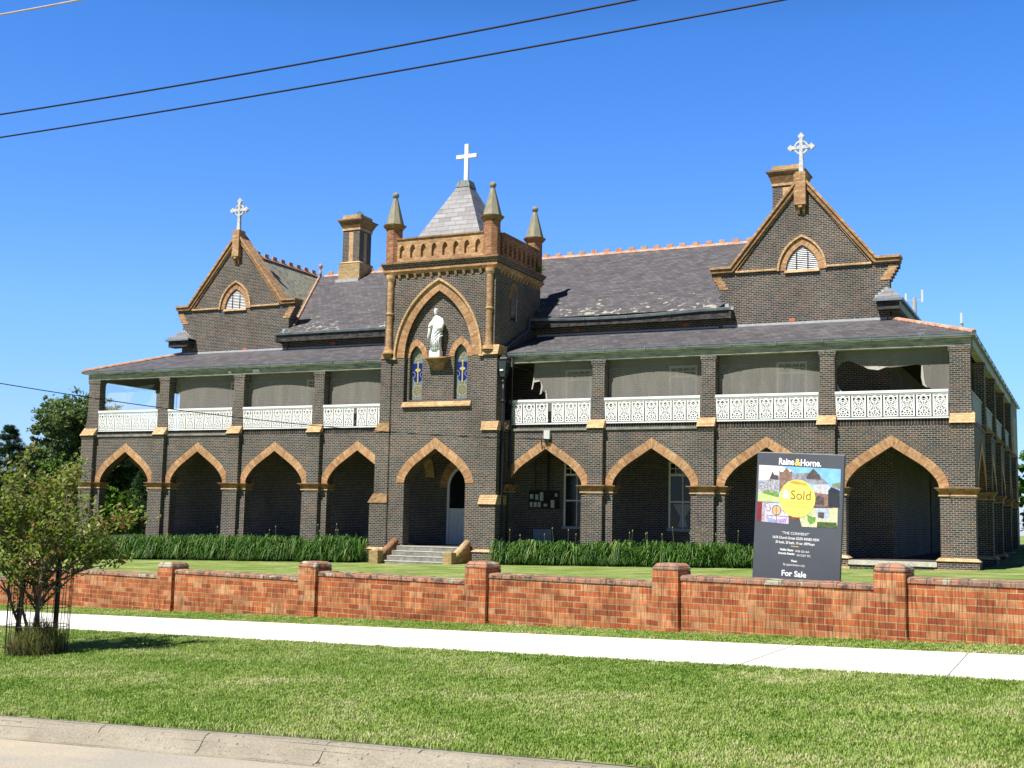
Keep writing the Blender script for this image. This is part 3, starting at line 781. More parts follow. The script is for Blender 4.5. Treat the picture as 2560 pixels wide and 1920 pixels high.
    for i in range(n):
        z = wz + .03 + i * .082
        hh = max(0.0, z - wz); c = (1.08 ** 2 - .69 ** 2) / (2 * .69); R = c + .69
        w_ = sqrt(max(0, R * R - hh * hh)) - c
        if w_ < .05: continue
        lv.frus(xc - w_, xc + w_, yf + .03, yf + .045, z, xc - w_, xc + w_, yf + .085, yf + .10, z + .060)
    lo = lv.build('louvre', MWHITE, gw)
    m = M(); 
    for dx in (-.24, .24): m.box(xc + dx - .018, xc + dx + .018, yf + .015, yf + .03, wz, wz + .78)
    m.box(xc - .7, xc + .7, yf + .30, yf + .32, wz, wz + 1.1); m.build('louvre_mullion', MDARK, lo)
    # apex post and corbels
    m = M(); m.box(xc - .215, xc + .215, yf - .26, yf + .28, 13.66, 15.10); m.box(xc - .30, xc + .18, yf - .16, yf + .2, 13.70, 15.06)
    m.box(xc - .10, xc + .05, yf - .24, yf, 13.54, 13.66); ap = m.build('apex_post', MTAN, gw)
    m = M(); m.frus(xc - .17, xc - .06, yf - .06, yf, 13.28, xc - .20, xc - .03, yf - .22, yf, 13.655); m.frus(xc + .05, xc + .15, yf - .06, yf, 13.28, xc + .02, xc + .19, yf - .22, yf, 13.655)
    m.box(xc - .06, xc + .05, yf - .05, yf, 13.42, 13.54); m.build('corbel', MDT, ap)
    # celtic cross
    cx, cy, zb, zc = xc, yf, 15.10, 16.22
    m = M(); w_ = .075; yA, yB = cy - .09, cy + .05
    arm = [(-.10, zb), (.10, zb), (w_, zc - .16), (w_ - .01, zc - w_)]
    pr = [(-.10, zb), (.10, zb), (.072, zc - .3), (.068, zc - .07), (.38, zc - .075), (.44, zc - .155), (.60, zc), (.44, zc + .155), (.38, zc + .075), (.068, zc + .07), (.068, zc + .40), (.14, zc + .50), (0, zc + .66),
          (-.14, zc + .50), (-.068, zc + .40), (-.068, zc + .07), (-.38, zc + .075), (-.44, zc + .155), (-.60, zc), (-.44, zc - .155), (-.38, zc - .075), (-.068, zc - .07), (-.072, zc - .3)]
    m.prism([(cx + x, z) for x, z in pr], yA, yB)
    n = 28
    for i in range(n):
        a0, a1 = 2 * pi * i / n, 2 * pi * (i + 1) / n
        m.prism([(cx + r_ * cos(a), zc + r_ * sin(a)) for r_, a in ((.24, a0), (.31, a0), (.31, a1), (.24, a1))], yA + .02, yB - .02)
    m.build('celtic_cross', MCROSS, ap)
    return gw
gable(-40.84, 'left'); gable(-10.87, 'right')

# ---- main roofs
sl_ = (14.07 - 9.30) / (10.95 - 2.68)
m = M()
yE, zE, yR, zR = 2.68, 9.30, 10.95, 14.07
m.add([(-37.3, yE, zE), (-14.45, yE, zE), (-10.87, yR, zR), (-40.84, yR, zR)], [(0, 1, 2, 3)])
m.add([(-40.84, yR, zR), (-10.87, yR, zR), (-10.87, 19.2, zE), (-40.84, 19.2, zE)], [(0, 1, 2, 3)])
mr = m.build('main_roof', MSL, B)
m = M()
for xc, back in ((-40.84, 17.0), (-10.87, 29.5)):
    m = M(); m.add([(xc, 3.7, zR - .03), (xc, back, zR - .03), (xc + 4.05, back, 9.3), (xc + 4.05, 3.7, 9.3)], [(0, 1, 2, 3)])
    m.add([(xc, 3.7, zR - .03), (xc - 4.05, 3.7, 9.3), (xc - 4.05, back, 9.3), (xc, back, zR - .03)], [(0, 1, 2, 3)])
    m.build('wing_roof', MSLH, B)
# valley tiles on the left
m = M()
# where the left wing slope meets the main slope: x = -40.84 + t
pts = []
for i in range(12):
    z = 9.75 + (14.0 - 9.75) * i / 11
    x = -40.84 + (zR - .03 - z) / ((zR - .03 - 9.3) / 4.05); y = yE + (z - zE) / sl_
    pts.append((x, y, z + .05))
for a, b in zip(pts[:-1], pts[1:]): m.tube([a, Vector(b) + Vector((0, 0, .02))], [.075, .06], n=6)
m.build('valley_tiles', MTERRA, mr)
# ridge tiles with crests
m = M()
def crest(ax, a, b, c, z):
    n = int(abs(b - a) / .68)
    for i in range(n):
        p0 = a + (b - a) * i / n; p1 = a + (b - a) * (i + 1) / n - .012; q0 = p0 + (p1 - p0) * .30; q1 = p0 + (p1 - p0) * .78
        if ax == 'x':
            m.add([(p0, c - .14, z - .06), (p1, c - .14, z - .06), (p1, c, z + .09), (p0, c, z + .09), (p0, c + .14, z - .06), (p1, c + .14, z - .06)], [(0, 1, 2, 3), (3, 2, 5, 4)])
            m.box(q0, q1, c - .035, c + .035, z + .05, z + .25)
        else:
            m.add([(c - .14, p0, z - .06), (c - .14, p1, z - .06), (c, p1, z + .09), (c, p0, z + .09), (c + .14, p0, z - .06), (c + .14, p1, z - .06)], [(0, 1, 2, 3), (3, 2, 5, 4)])
            m.box(c - .035, c + .035, q0, q1, z + .05, z + .25)
crest('x', -40.5, -12.0, yR, zR); crest('y', 3.8, 10.6, -40.84, zR); crest('y', 3.8, 28, -10.87, zR)
m.build('ridge_tiles', MTERRA, mr)
m = M(); m.lathe(-40.84, yR, [(.10, zR), (.08, zR + .3), (.05, zR + .36), (.05, zR + .46), (.12, zR + .56), (.13, zR + .64), (.08, zR + .74), (.02, zR + .78)], 10)
m.build('ridge_finial', MTERRA, mr, smooth=True)
# main eaves: sagging gutter and boards on the right, straight on the left
def main_eave(x0, x1, sag):
    m = M(); n = 14
    for i in range(n):
        xa, xb = x0 + (x1 - x0) * i / n, x0 + (x1 - x0) * (i + 1) / n
        s0, s1 = -sag * sin(pi * min(1, i / n * 1.15)), -sag * sin(pi * min(1, (i + 1) / n * 1.15))
        for (ya, za, yb_, zb_) in ((2.62, .0, 2.585, .10), (2.585, .10, 2.60, .115), (2.60, .115, 2.63, .03), (2.62, .0, 2.70, .0)):
            m.add([(xa, ya, 9.20 + za + s0), (xb, ya, 9.20 + za + s1), (xb, yb_, 9.20 + zb_ + s1), (xa, yb_, 9.20 + zb_ + s0)], [(0, 1, 2, 3)])
        if i % 3 == 1: m.box(xa, xa + .04, 2.575, 2.63, 9.19 + s0, 9.32 + s0)
    m.build('gutter', MGUT, mr, fixn=False)
    m = M(); m.box(x0 + .12, x1 - .10, 2.70, 2.75, 8.86, 9.22); m.box(x0 + .12, x1 - .10, 2.75, 3.28, 8.93, 8.97); 
    m.box(x0 + .02, x0 + .12, 2.66, 3.26, 8.84, 9.2); m.box(x1 - .10, x1, 2.66, 3.26, 8.84, 9.2); m.build('fascia', MFASD, mr)
main_eave(-37.75, -29.0, 0.0); main_eave(-23.35, -13.80, .11)
m = M()
for (x, sg) in ((-14.45, 1), (-37.36, -1)):
    for i in range(4): m.box(x - .25 + (0 if sg > 0 else .0) + i * .0, x + .25, 3.235 - .0, 3.25, 9.30 + i * .1, 9.40 + i * .1) if False else None
m.box(-14.42, -13.84, 3.225, 3.252, 9.30, 9.44); m.box(-14.42, -14.05, 3.225, 3.252, 9.44, 9.58); m.box(-37.9, -37.40, 3.225, 3.252, 9.30, 9.44); m.box(-37.72, -37.40, 3.225, 3.252, 9.44, 9.62)
m.build('step_flashing', MLEAD, mr)
# small eave returns at the outer ends of the gables
for xg, sg in ((-7.28, 1), (-44.33, -1)):
    a, b = (xg - .60, xg + .58) if sg > 0 else (xg - .60, xg + .95)
    m = M(); yf_ = 2.62; zt = 9.32; ax = xg - .02 if sg > 0 else xg - .02
    ex = xg + .58 if sg > 0 else xg - .60
    ix = xg - .56 if sg > 0 else xg + .95
    lo_, hi_ = min(ex, ix), max(ex, ix)
    apx = xg
    m.add([(lo_, yf_, zt), (hi_, yf_, zt), (apx, 3.25, 9.86), (ex, 3.9, zt), (apx, 3.9, 9.86), (ix, 3.25, zt)], [(0, 1, 2), (1 if sg > 0 else 0, 3, 4, 2), (5, 0 if sg > 0 else 1, 2)])
    er = m.build('eave_return_roof', MSLP, B)
    m = M(); m.box(lo_, hi_, yf_ - .04, yf_ + .04, zt - .11, zt - .005); 
    m.box(ex - .06, ex + .02, yf_ + .04, 27 if sg > 0 else 16, zt - .11, zt - .004); m.build('gutter', MGUT, er)
    i0, i1 = (lo_ + .12, hi_ - .14)
    m = M(); m.box(i0, i1, yf_ + .10, 3.24, zt - .44, zt - .112); m.build('boxed_eave', MFASD, er)
    if sg > 0:
        m = M(); m.box(ex - .20, ex - .12, yf_ + .15, 27, zt - .42, zt - .112); m.box(xg + .02, ex - .2, 3.25, 27, zt - .44, zt - .40); m.build('side_fascia', MFASW, er)
    m = M(); 
    for i in range(4):
        q = xg - sg * .06 - sg * i * .13
        m.box(min(q, q - sg * .14), max(q, q - sg * .14), 3.215, 3.25, 9.46 + (3 - i) * .1 - .02, 9.60 + (3 - i) * .1 - .02)
    m.build('step_flashing', MLEAD, er)

# ---- chimneys
def chimney(x0, x1, y0, y1, zb, z1, z2, z3, z4):
    m = M(); m.box(x0 - .15, x1 + .12, y0 - .1, y1 + .1, zb, z1); b = m.build('chimney', MYEL, B)
    m = M(); m.frus(x0 - .17, x1 + .14, y0 - .12, y1 + .12, z1 + .001, x0 - .02, x1 + .02, y0 - .01, y1 + .01, z1 + .10); m.box(x0 - .05, x1 + .05, y0 - .05, y1 + .05, z2 - .12, z2)
    w = (x1 - x0); m.box(x0 + w * .37, x0 + w * .63, y0 - .006, y0 + .05, z1 + .1, z2 - .22)
    d = (y1 - y0); m.box(x1 - .05, x1 + .006, y0 + d * .38, y0 + d * .62, z1 + .1, z2 - .22); m.build('chimney_banding', MPALE, b)
    m = M(); m.box(x0, x0 + w * .36, y0, y1, z1 + .1, z2 - .12); m.box(x1 - w * .36, x1, y0, y1, z1 + .1, z2 - .12); m.box(x0 + w * .36, x1 - w * .36, y0 + .045, y1, z1 + .1, z2 - .12); m.box(x0 + w * .36, x1 - w * .36, y0 + .002, y1, z2 - .22, z2 - .12)
    m.build('chimney_shaft', MB_, b)
    m = M(); m.frus(x0 - .03, x1 + .03, y0 - .03, y1 + .03, z2 + .001, x0 - .2, x1 + .2, y0 - .2, y1 + .2, z3 - .16); m.box(x0 - .28, x1 + .28, y0 - .28, y1 + .28, z3 - .09, z3 - .02)
    m.build('chimney_cornice', MDT, b)
    m = M(); m.box(x0 - .22, x1 + .22, y0 - .22, y1 + .22, z3 - .158, z3 - .092); m.frus(x0 - .05, x1 + .05, y0 - .05, y1 + .05, z3 - .018, x0 - .02, x1 + .02, y0 - .02, y1 + .02, z4); m.build('chimney_crown', MYEL, b)
    m = M(); m.box(x0 + .2, x1 - .2, y0 + .2, y1 - .2, z4 - .2, z4 + .004); m.build('flue', MDARK, b)
    return b
ch = chimney(-38.70, -37.57, 10.0, 11.25, 12.6, 14.50, 16.55, 17.08, 17.34)
m = M(); m.box(-38.95, -37.40, 9.72, 9.9, 13.33, 13.54); m.build('flashing', MLEAD, ch)
m = M()
for i in range(14):
    x, y = random.uniform(-37.9, -37.5), random.uniform(9.9, 10.3); m.beam((x, y, 17.33), (x + random.uniform(-.12, .12), y, 17.33 + random.uniform(.08, .26)), .02, .02)
m.build('weeds', plainmat('dry_weed', (.16, .20, .08)), ch)
chimney(-13.60, -12.25, 9.5, 10.75, 12.6, 14.5, 16.52, 17.14, 17.40)

# ---- entrance tower
TX = -26.23; TL, TR = -29.02, -23.42; YF = -.8
m = M()
arch_wall(m, TX, arc_pts(1.54, 1.53), 1.56, 3.9, TL + .003, TR - .003, YF, -.25)
m.box(TL + .003, TX - 1.54, YF, -.25, GZ, 1.56); m.box(TX + 1.54, TR - .003, YF, -.25, GZ, 1.56)
m.box(TL, TL + .45, -.25, .44, GZ, 3.9); m.box(TR - .45, TR, -.25, .44, GZ, 3.9)
# wall between the arch and the recessed panel, belfry stage round the big pointed recess
m.box(TL + .003, TR - .003, YF, -.2, 3.9, 5.19)
PW = 1.72
m.box(TL + .003, TX - PW, YF, -.2, 5.19, 7.2); m.box(TX + PW, TR - .003, YF, -.2, 5.19, 7.2)
arch_wall(m, TX, pointed(PW, 3.0, 14), 7.2, 11.24, TL + .003, TR - .003, YF, -.2)
# side and back walls of the upper stages
m.box(TL, TL + .4, -.2, 4.0, 3.94, 11.24); m.box(TR - .4, TR, -.2, 4.0, 6.9, 11.24); m.box(TR - .4, TR, -.2, .42, 3.94, 6.9); m.box(TL + .003, TR - .003, 3.7, 3.997, 6.99, 11.237)
m.box(TL + .4, TR - .4, -.2, 3.7, 3.94, 4.1); m.box(TL + .4, TR - .4, -.2, 3.7, 11.1, 11.2)
tw = m.build('tower_wall', MB_, B)
# recessed panel with the two lancets
m = M(); LZ0, LZS = 5.29, 7.2
for lc, a, b in ((TX - 1.21, TX - PW, TX), (TX + 1.07, TX, TX + PW)):
    arch_wall(m, lc, pointed(.325, .56, 6), LZS, 7.95, a, b, -.60, -.35)
    m.box(a, lc - .325, -.60, -.35, 5.19, LZS); m.box(lc + .325, b, -.60, -.35, 5.19, LZS); m.box(lc - .325, lc + .325, -.60, -.35, 5.19, LZ0)
m.add([(TX - PW, -.60, 7.95), (TX + PW, -.60, 7.95), (TX + PW, -.60, 10.3), (TX - PW, -.60, 10.3)], [(0, 1, 2, 3)])
m.build('recess_wall', MB_, tw)
m = M(); arch_ring(m, TX, pointed(PW, 3.0, 14), 7.2, .44, YF - .02, -.61); bigarch = m.build('arch', MARC, tw)
m = M(); arch_ring(m, TX, pointed(PW + .44, 3.47, 14), 7.2, .09, YF - .12, YF - .001)
for sg in (-1, 1): m.box(TX + sg * 2.27 - .16, TX + sg * 2.27 + .16, YF - .13, YF - .002, 7.13, 7.21)
m.build('hood_mould', MPALE, bigarch)
m = M(); arch_ring(m, TX, arc_pts(1.54, 1.53), 1.56, .40, YF - .02, -.26); m.build('arch', MARC, tw)
for lc in (TX - 1.21, TX + 1.07):
    m = M(); arch_ring(m, lc, pointed(.325, .56, 6), LZS, .27, -.622, -.36); m.build('arch', MARC, tw)
m = M()
m.frus(TX - PW - .02, TX + PW + .02, YF - .10, -.58, 5.0, TX - PW - .02, TX + PW + .02, YF - .04, -.58, 5.19); m.box(TX - PW - .03, TX + PW + .03, YF - .13, YF, 4.95, 5.02); m.build('sill', MPALE, tw)
# stained glass
def flat(m, pts, y):  m.add([(x, y, z) for x, z in pts], [tuple(range(len(pts)))])
def disc(m, x, z, rx, rz, y, n=20, a0=0, a1=2 * pi):
    flat(m, [(x + rx * cos(a0 + (a1 - a0) * i / n), z + rz * sin(a0 + (a1 - a0) * i / n)) for i in range(n if a1 - a0 > 6.2 else n + 1)], y)
def ringf(m, x, z, r0, r1, y, n=18, k=1.0):
    for i in range(n):
        a, b = 2 * pi * i / n, 2 * pi * (i + 1) / n
        m.add([(x + r0 * cos(a), y, z + r0 * sin(a) * k), (x + r1 * cos(a), y, z + r1 * sin(a) * k), (x + r1 * cos(b), y, z + r1 * sin(b) * k), (x + r0 * cos(b), y, z + r0 * sin(b) * k)], [(0, 1, 2, 3)])
MG1 = plainmat('pale_leaded_glass', (.22, .27, .25), col2=(.13, .16, .15), scale=12, rough=.3)
MG2 = plainmat('blue_glass', (.010, .022, .17), var=.3, scale=9, rough=.25)
MG3 = plainmat('gold_glass', (.48, .40, .11), var=.15, rough=.35); MG4 = plainmat('olive_glass', (.13, .13, .03), col2=(.26, .20, .04), scale=5, rough=.3)
MG5 = plainmat('lead_came', (.36, .38, .36), var=.1)
for wi, lc in enumerate((TX - 1.21, TX + 1.07)):
    m = M(); P_ = [(lc + x, LZS + z) for x, z in pointed(.322, .555, 6)]
    flat(m, [(lc - .322, LZ0)] + P_ + [(lc + .322, LZ0)][::-1] if False else [(lc - .322, LZ0), (lc + .322, LZ0)] + P_[::-1], -.42)
    wn = m.build('stained_glass_window', MG1, tw, fixn=False)
    m = M(); flat(m, [(lc - .27, 6.98), (lc + .27, 6.98), (lc + .27, 6.5), (lc + .2, 6.22), (lc, 6.02), (lc - .2, 6.22), (lc - .27, 6.5)], -.424); m.build('blue_shield', MG2, wn, fixn=False)
    m = M(); flat(m, [(lc - .03, 7.05), (lc + .03, 7.05), (lc + .03, 6.08), (lc - .03, 6.08)], -.428); flat(m, [(lc - .15, 6.67), (lc - .08, 6.74), (lc + .08, 6.74), (lc + .15, 6.67), (lc + .08, 6.60), (lc - .08, 6.60)], -.43); disc(m, lc, 7.03, .045, .045, -.431); disc(m, lc, 6.1, .045, .045, -.431)
    m.build('gold_cross', MG3, wn, fixn=False)
    m = M(); disc(m, lc, 5.72, .25, .25, -.424); disc(m, lc, 7.33, .15, .2, -.424); disc(m, lc, 6.0, .09, .05, -.424); m.build('round_panes', MG4, wn, fixn=False)
    m = M()
    for zc_, r_ in ((5.72, .25), (7.33, .17)):
        ringf(m, lc, zc_, r_ - .012, r_ + .014, -.428)
        for k in range(6):
            a = k * pi / 3 + .3; ringf(m, lc + .12 * cos(a) * r_ / .25, zc_ + .12 * sin(a) * r_ / .25, .075 * r_ / .25, .09 * r_ / .25, -.43, 10)
    for sg in (-1, 1):
        ringf(m, lc + sg * .27, 6.45, .13, .148, -.43, 14); ringf(m, lc + sg * .16, 5.42, .07, .085, -.43, 12); ringf(m, lc + sg * .18, 7.14, .07, .085, -.43, 12); ringf(m, lc + sg * .2, 6.02, .08, .095, -.43, 12)
    m.build('lead_lines', MG5, wn, fixn=False)
# pedestal shelf
m = M(); m.box(TX - .60, TX + .55, -1.06, -.602, 7.10, 7.16); sh = m.build('statue_shelf', MTAN, tw)
m = M(); m.frus(TX - .28, TX + .24, -.72, -.603, 6.62, TX - .52, TX + .48, -1.0, -.603, 7.098); m.build('bracket', MDT, sh)
# cornice, corbel table, parapet
cxl, cxr, cyf, cyb = TL - .21, TR + .21, -1.05, 4.22
m = M(); m.box(cxl, cxr, cyf, cyb, 11.52, 11.60); m.frus(cxl + .16, cxr - .16, cyf + .16, cyb - .16, 11.26, cxl + .10, cxr - .10, cyf + .10, cyb - .10, 11.30); co = m.build('cornice', MDT, tw)
m = M(); m.frus(cxl + .12, cxr - .12, cyf + .12, cyb - .12, 11.32, cxl + .02, cxr - .02, cyf + .02, cyb - .02, 11.518); m.build('cornice_frieze', MB_, co)
m = M(); m.frus(cxl + .18, cxr - .18, cyf + .17, cyb - .17, 11.04, cxl + .10, cxr - .10, cyf + .09, cyb - .09, 11.17); m.box(cxl + .08, cxr - .08, cyf + .07, cyb - .07, 11.172, 11.258); m.build('cornice_band', MTAN, co)
m = M()
for i in range(11):
    x = TX - 2.08 + i * .416
    m.frus(x - .06, x + .06, YF - .05, YF, 10.86, x - .06, x + .06, YF - .12, YF, 11.04)
for i in range(13):
    y = -.35 + i * .34
    m.frus(TR, TR + .05, y - .05, y + .06, 10.86, TR, TR + .11, y - .05, y + .06, 11.04)
m.build('corbel_table', MTAN, co)
PZ0, PZ1 = 11.60, 12.70
m = M(); n8 = 8; ppx = (4.45) / n8
def blind(m, c, s0, s1, hw=.13):      # s = coordinate along the wall
    arch_wall(m, c, pointed(hw, .22, 4), 12.18, 12.62, s0, s1, -.92, -.80)
    m.box(s0, c - hw, -.92, -.80, 11.78, 12.18); m.box(c + hw, s1, -.92, -.80, 11.78, 12.18)
for i in range(n8):
    s0 = TX - 2.225 + ppx * i; blind(m, s0 + ppx / 2, s0, s0 + ppx)
m.box(TX - 2.225, TX + 2.225, -.92, -.80, PZ0, 11.78); m.box(TX - 2.225, TX + 2.225, -.93, -.62, 12.62, PZ1 - .05)
m.box(TX - 2.225, TX + 2.225, -.795, -.62, PZ0, 12.62)
par = m.build('parapet', MTAN, tw)
m = M(lambda s, t, z: (TR + .92 - .80 - .001 + (-t - .92) , s, z)); n9 = 8; pp = 3.9 / n9
for i in range(n9):
    s0 = -.35 + pp * i; blind(m, s0 + pp / 2, s0, s0 + pp)
m.box(-.35, 3.55, -.92, -.80, PZ0, 11.78); m.box(-.35, 3.55, -.93, -.62, 12.62, PZ1 - .05); m.box(-.35, 3.55, -.795, -.62, PZ0, 12.62)
m.build('side_parapet', MRED, par)
m = M(); m.box(TX - 2.225, TX + 2.225, -.98, -.58, PZ1 - .048, PZ1 + .02); m.box(TR - .24, TR + .16, -.35, 3.55, PZ1 - .048, PZ1 + .02); m.box(TL - .16, TL + .24, -.35, 3.55, PZ1 - .048, PZ1 + .02)
m.box(TL - .08, TL + .2, -.35, 3.55, PZ0, PZ1 - .05); m.box(TL + .3, TR - .3, 3.65, 3.95, PZ0, PZ1); m.build('parapet_coping', MDT, par)
for tx_, ty_ in ((-28.72, -.72), (-23.70, -.72), (-23.70, 3.84), (-28.72, 3.84)):
    a = pi / 8
    m = M(); m.lathe(tx_, ty_, [(.375, PZ0 + .002), (.375, 13.16)], 8, a); tu = m.build('turret', MRED, tw)
    m = M(); m.lathe(tx_, ty_, [(.385, 13.162), (.42, 13.22), (.45, 13.24), (.53, 13.34), (.55, 13.39), (.44, 13.42)], 8, a); m.build('turret_cap', MDT, tu)
    m = M(); m.lathe(tx_, ty_, [(.435, 13.421), (.10, 14.68), (.09, 14.70)], 8, a); cn = m.build('spirelet', MCONE, tu)
    m = M(); m.lathe(tx_, ty_, [(.05, 14.66)] + [(.155 * cos(t_), 14.82 + .155 * sin(t_)) for t_ in [radians(d_) for d_ in range(-75, 90, 15)]], 16); m.build('ball_finial', MCONE, cn, smooth=True)
# pyramid roof, cap and cross
m = M(); py = 1.5
m.frus(TX - 2.0, TX + 2.0, py - 2.0, py + 2.0, 12.15, TX - .30, TX + .30, py - .30, py + .30, 15.55); sr = m.build('tower_roof', MSLP, tw)
m = M(); m.frus(TX - .36, TX + .36, py - .36, py + .36, 15.50, TX - .27, TX + .27, py - .27, py + .27, 15.83); m.build('roof_cap', MCOPPER, sr)
m = M()
m.box(TX - .10, TX + .10, py - .07, py + .07, 15.83, 17.64); m.box(TX - .54, TX - .101, py - .065, py + .065, 16.96, 17.14); m.box(TX + .101, TX + .54, py - .065, py + .065, 16.96, 17.14)
m.build('latin_cross', MWHITE, sr, bevel=.008)
# colonnettes
for cx_ in (TL + .27, TR - .24):
    m = M(); m.lathe(cx_, YF - .06, [(.145, 7.72), (.145, 10.9)], 14); cl = m.build('colonnette', MTAN, tw, smooth=False)
    m = M(); m.lathe(cx_, YF - .06, [(.15, 9.20), (.19, 9.22), (.19, 9.26), (.15, 9.29)], 14); m.lathe(cx_, YF - .06, [(.15, 10.75), (.21, 10.88), (.22, 11.03)], 14); m.build('colonnette_ring', MPALE, cl)
    m = M(); m.lathe(cx_, YF - .06, [(.30, 7.4), (.21, 7.6), (.20, 7.73)], 14); m.build('colonnette_base', MTAN, cl)
# buttresses: the left one steps outward, the right one steps forward
m = M(); m.box(-29.52, -28.60, YF - .06, .3, GZ, .66); m.box(-29.30, -28.60, YF - .06, .3, .66, 3.86); m.box(-29.13, -28.60, YF - .06, .3, 3.86, 7.2); lb = m.build('buttress', MB_, tw)
m = M()
for z0, z1, xa, xb in ((.66, 1.07, -29.60, -29.32), (3.86, 4.27, -29.39, -29.14), (7.19, 7.70, -29.17, -28.95)):
    m.add([(xa, YF - .10, z0), (xa + .5 if False else -28.59, YF - .10, z0), (-28.59, YF - .10, z1), (xb, YF - .10, z1), (xa, .32, z0), (-28.59, .32, z0), (-28.59, .32, z1), (xb, .32, z1)],
          [(0, 1, 2, 3), (4, 7, 6, 5), (0, 3, 7, 4), (1, 5, 6, 2), (0, 4, 5, 1), (3, 2, 6, 7)])
m.build('buttress_cap', MTAN, lb)
m = M(); m.box(-23.82, -23.02, -1.18, -.10, GZ, .66); m.box(-23.84, -23.10, -1.02, -.10, .66, 3.86); m.box(-23.86, -23.22, -.90, -.10, 3.86, 7.2); rb = m.build('buttress', MB_, tw)
m = M()
for z0, z1, ya, yb_, xa, xb in ((.66, 1.07, -1.26, -1.03, -23.83, -22.98), (3.86, 4.27, -1.12, -.91, -23.85, -23.06), (7.18, 7.62, -1.02, -.86, -23.90, -23.14)):
    n = 4
    for i in range(n):
        za, zb_ = z0 + (z1 - z0) * i / n, z0 + (z1 - z0) * (i + 1) / n - .012
        m.frus(xa, xb, ya + (yb_ - ya) * i / n, -.09, za, xa, xb, ya + (yb_ - ya) * (i + .75) / n, -.09, zb_)
    m.box(xa - .12, xa - .001, YF - .03, YF, z0, z1)
m.build('buttress_cap', MPALE, rb)
m = M(); m.box(-29.66, -28.55, YF - .18, .4, GZ, -1.42); m.box(-24.0, -22.93, -1.32, 0, GZ, -1.38); m.build('plinth', MB_, tw)
m = M(); m.frus(-29.70, -28.52, YF - .22, .44, -1.418, -29.58, -28.6, YF - .10, .34, -1.32); m.frus(-24.06, -22.90, -1.36, .04, -1.378, -23.9, -23.0, -1.24, -.02, -1.27)
m.box(-24.1, -22.85, -1.40, .04, GZ, -1.78); m.box(-29.74, -28.5, YF - .26, .44, GZ, -1.9); m.build('plinth_moulding', MPALE, tw)
m = M(); m.box(-24.75, -24.07, YF - .06, YF + .1, GZ, -1.32); m.box(-28.5, -27.8, YF - .06, YF + .1, GZ, -1.32); m.build('rendered_plinth', plainmat('cream_render', (.42, .36, .24), var=.12), tw)
# side lancet of the tower
m = M(lambda s, t, z: (TR - t, s, z)); arch_ring(m, 1.05, pointed(.30, .62, 5), 9.9, .20, -.03, .1); sw = m.build('arch', MDT, tw)
m = M(lambda s, t, z: (TR - t, s, z)); m.box(.77, 1.33, -.015, .05, 8.95, 9.9); m.prism([(1.05 + x, 9.9 + z) for x, z in pointed(.28, .58, 5)], -.015, .05); wn = m.build('lancet_window', MGLASS, sw)
m = M(lambda s, t, z: (TR - t, s, z)); m.box(1.28, 1.36, -.04, .02, 8.95, 10.0); m.build('window_frame', MBLUEW, wn)
# entrance steps
m = M()
for i in range(4):
    m.box(TX - 1.62 + (0 if i else .15), TX + 1.62, -2.35 + i * .40, -.79 if i < 3 else -.2, GZ, -1.83 + i * .205)
m.box(TX - 1.54, TX + 1.54, -.8, .2, GZ, -1.225)
es = m.build('entrance_steps', MCONC, tw)
m = M()
for i in range(4): m.box(TX - 1.50, TX + 1.50, -2.365 + i * .40, -2.30 + i * .40, -1.865 + i * .205, -1.826 + i * .205)
m.build('step_nosing', plainmat('lighter_concrete', (.50, .49, .44), var=.15, scale=5), es)  # narrow strip of lighter concrete along each step edge
for x0, x1 in ((TX - 2.06, TX - 1.62), (TX + 1.56, TX + 1.98)):
    m = M(); m.box(x0, x1, -2.72, -2.28, GZ, -1.42); m.frus(x0 + .04, x1 - .04, -2.68, -2.32, -1.419, x0 + .12, x1 - .12, -2.6, -2.4, -1.36); nw_ = m.build('newel_pier', MYEL, tw)
    xm = (x0 + x1) / 2; m = M(); m.box(xm - .13, xm + .13, -2.28, -.86, GZ, -1.95)
    m.add([(xm - .13, -2.28, -1.95), (xm + .13, -2.28, -1.95), (xm + .13, -.87, -1.95), (xm - .13, -.87, -1.95), (xm - .13, -2.28, -1.75), (xm + .13, -2.28, -1.75), (xm + .13, -.87, -1.08), (xm - .13, -.87, -1.08)], [(0, 1, 5, 4), (1, 2, 6, 5), (2, 3, 7, 6), (3, 0, 4, 7)])
    m.build('step_side_wall', MTAN, nw_)
    m = M(); m.tube([(xm, -2.30, -1.72), (xm, -.90, -1.03)], .165, 12); m.build('rounded_coping', MRED if x0 < TX else MPALE, nw_, smooth=True)
# entrance doorway inside the porch, inner arches
m = M(); arch_ring(m, -27.1, pointed(.64, 1.05, 6), 1.5, .40, 3.20, 3.28); m.build('inner_arch', MARC, B)
m = M(); arch_ring(m, -29.9, pointed(.95, 1.5, 6), 1.95, .50, 3.2, 3.28); m.build('inner_arch', MARC, B)
dcx = -27.1
m = M(); m.box(dcx - .62, dcx - .50, 3.17, 3.27, -1.2, 1.5); m.box(dcx + .50, dcx + .62, 3.17, 3.27, -1.2, 1.5); arch_ring(m, dcx, pointed(.50, .85, 6), 1.5, .12, 3.17, 3.27); m.box(dcx - .5, dcx + .5, 3.19, 3.27, .42, .5)
MDOOR = plainmat('white_door_paint', (.74, .76, .78), rough=.5, var=.06); dr = m.build('entrance_door', MDOOR, B)
m = M(); m.box(dcx - .5, dcx + .5, 3.21, 3.27, -1.2, .42)
for k in range(4): m.box(dcx - .42 + k * .23, dcx - .27 + k * .23, 3.19, 3.22, -1.0, .3)
m.build('door_panel', MDOOR, dr)
m = M(); m.box(dcx - .5, dcx + .5, 3.235, 3.27, .5, 1.5); m.prism([(dcx + x, 1.5 + z) for x, z in pointed(.5, .85, 6)], 3.235, 3.27); m.build('door_glass', MGLASS, dr)

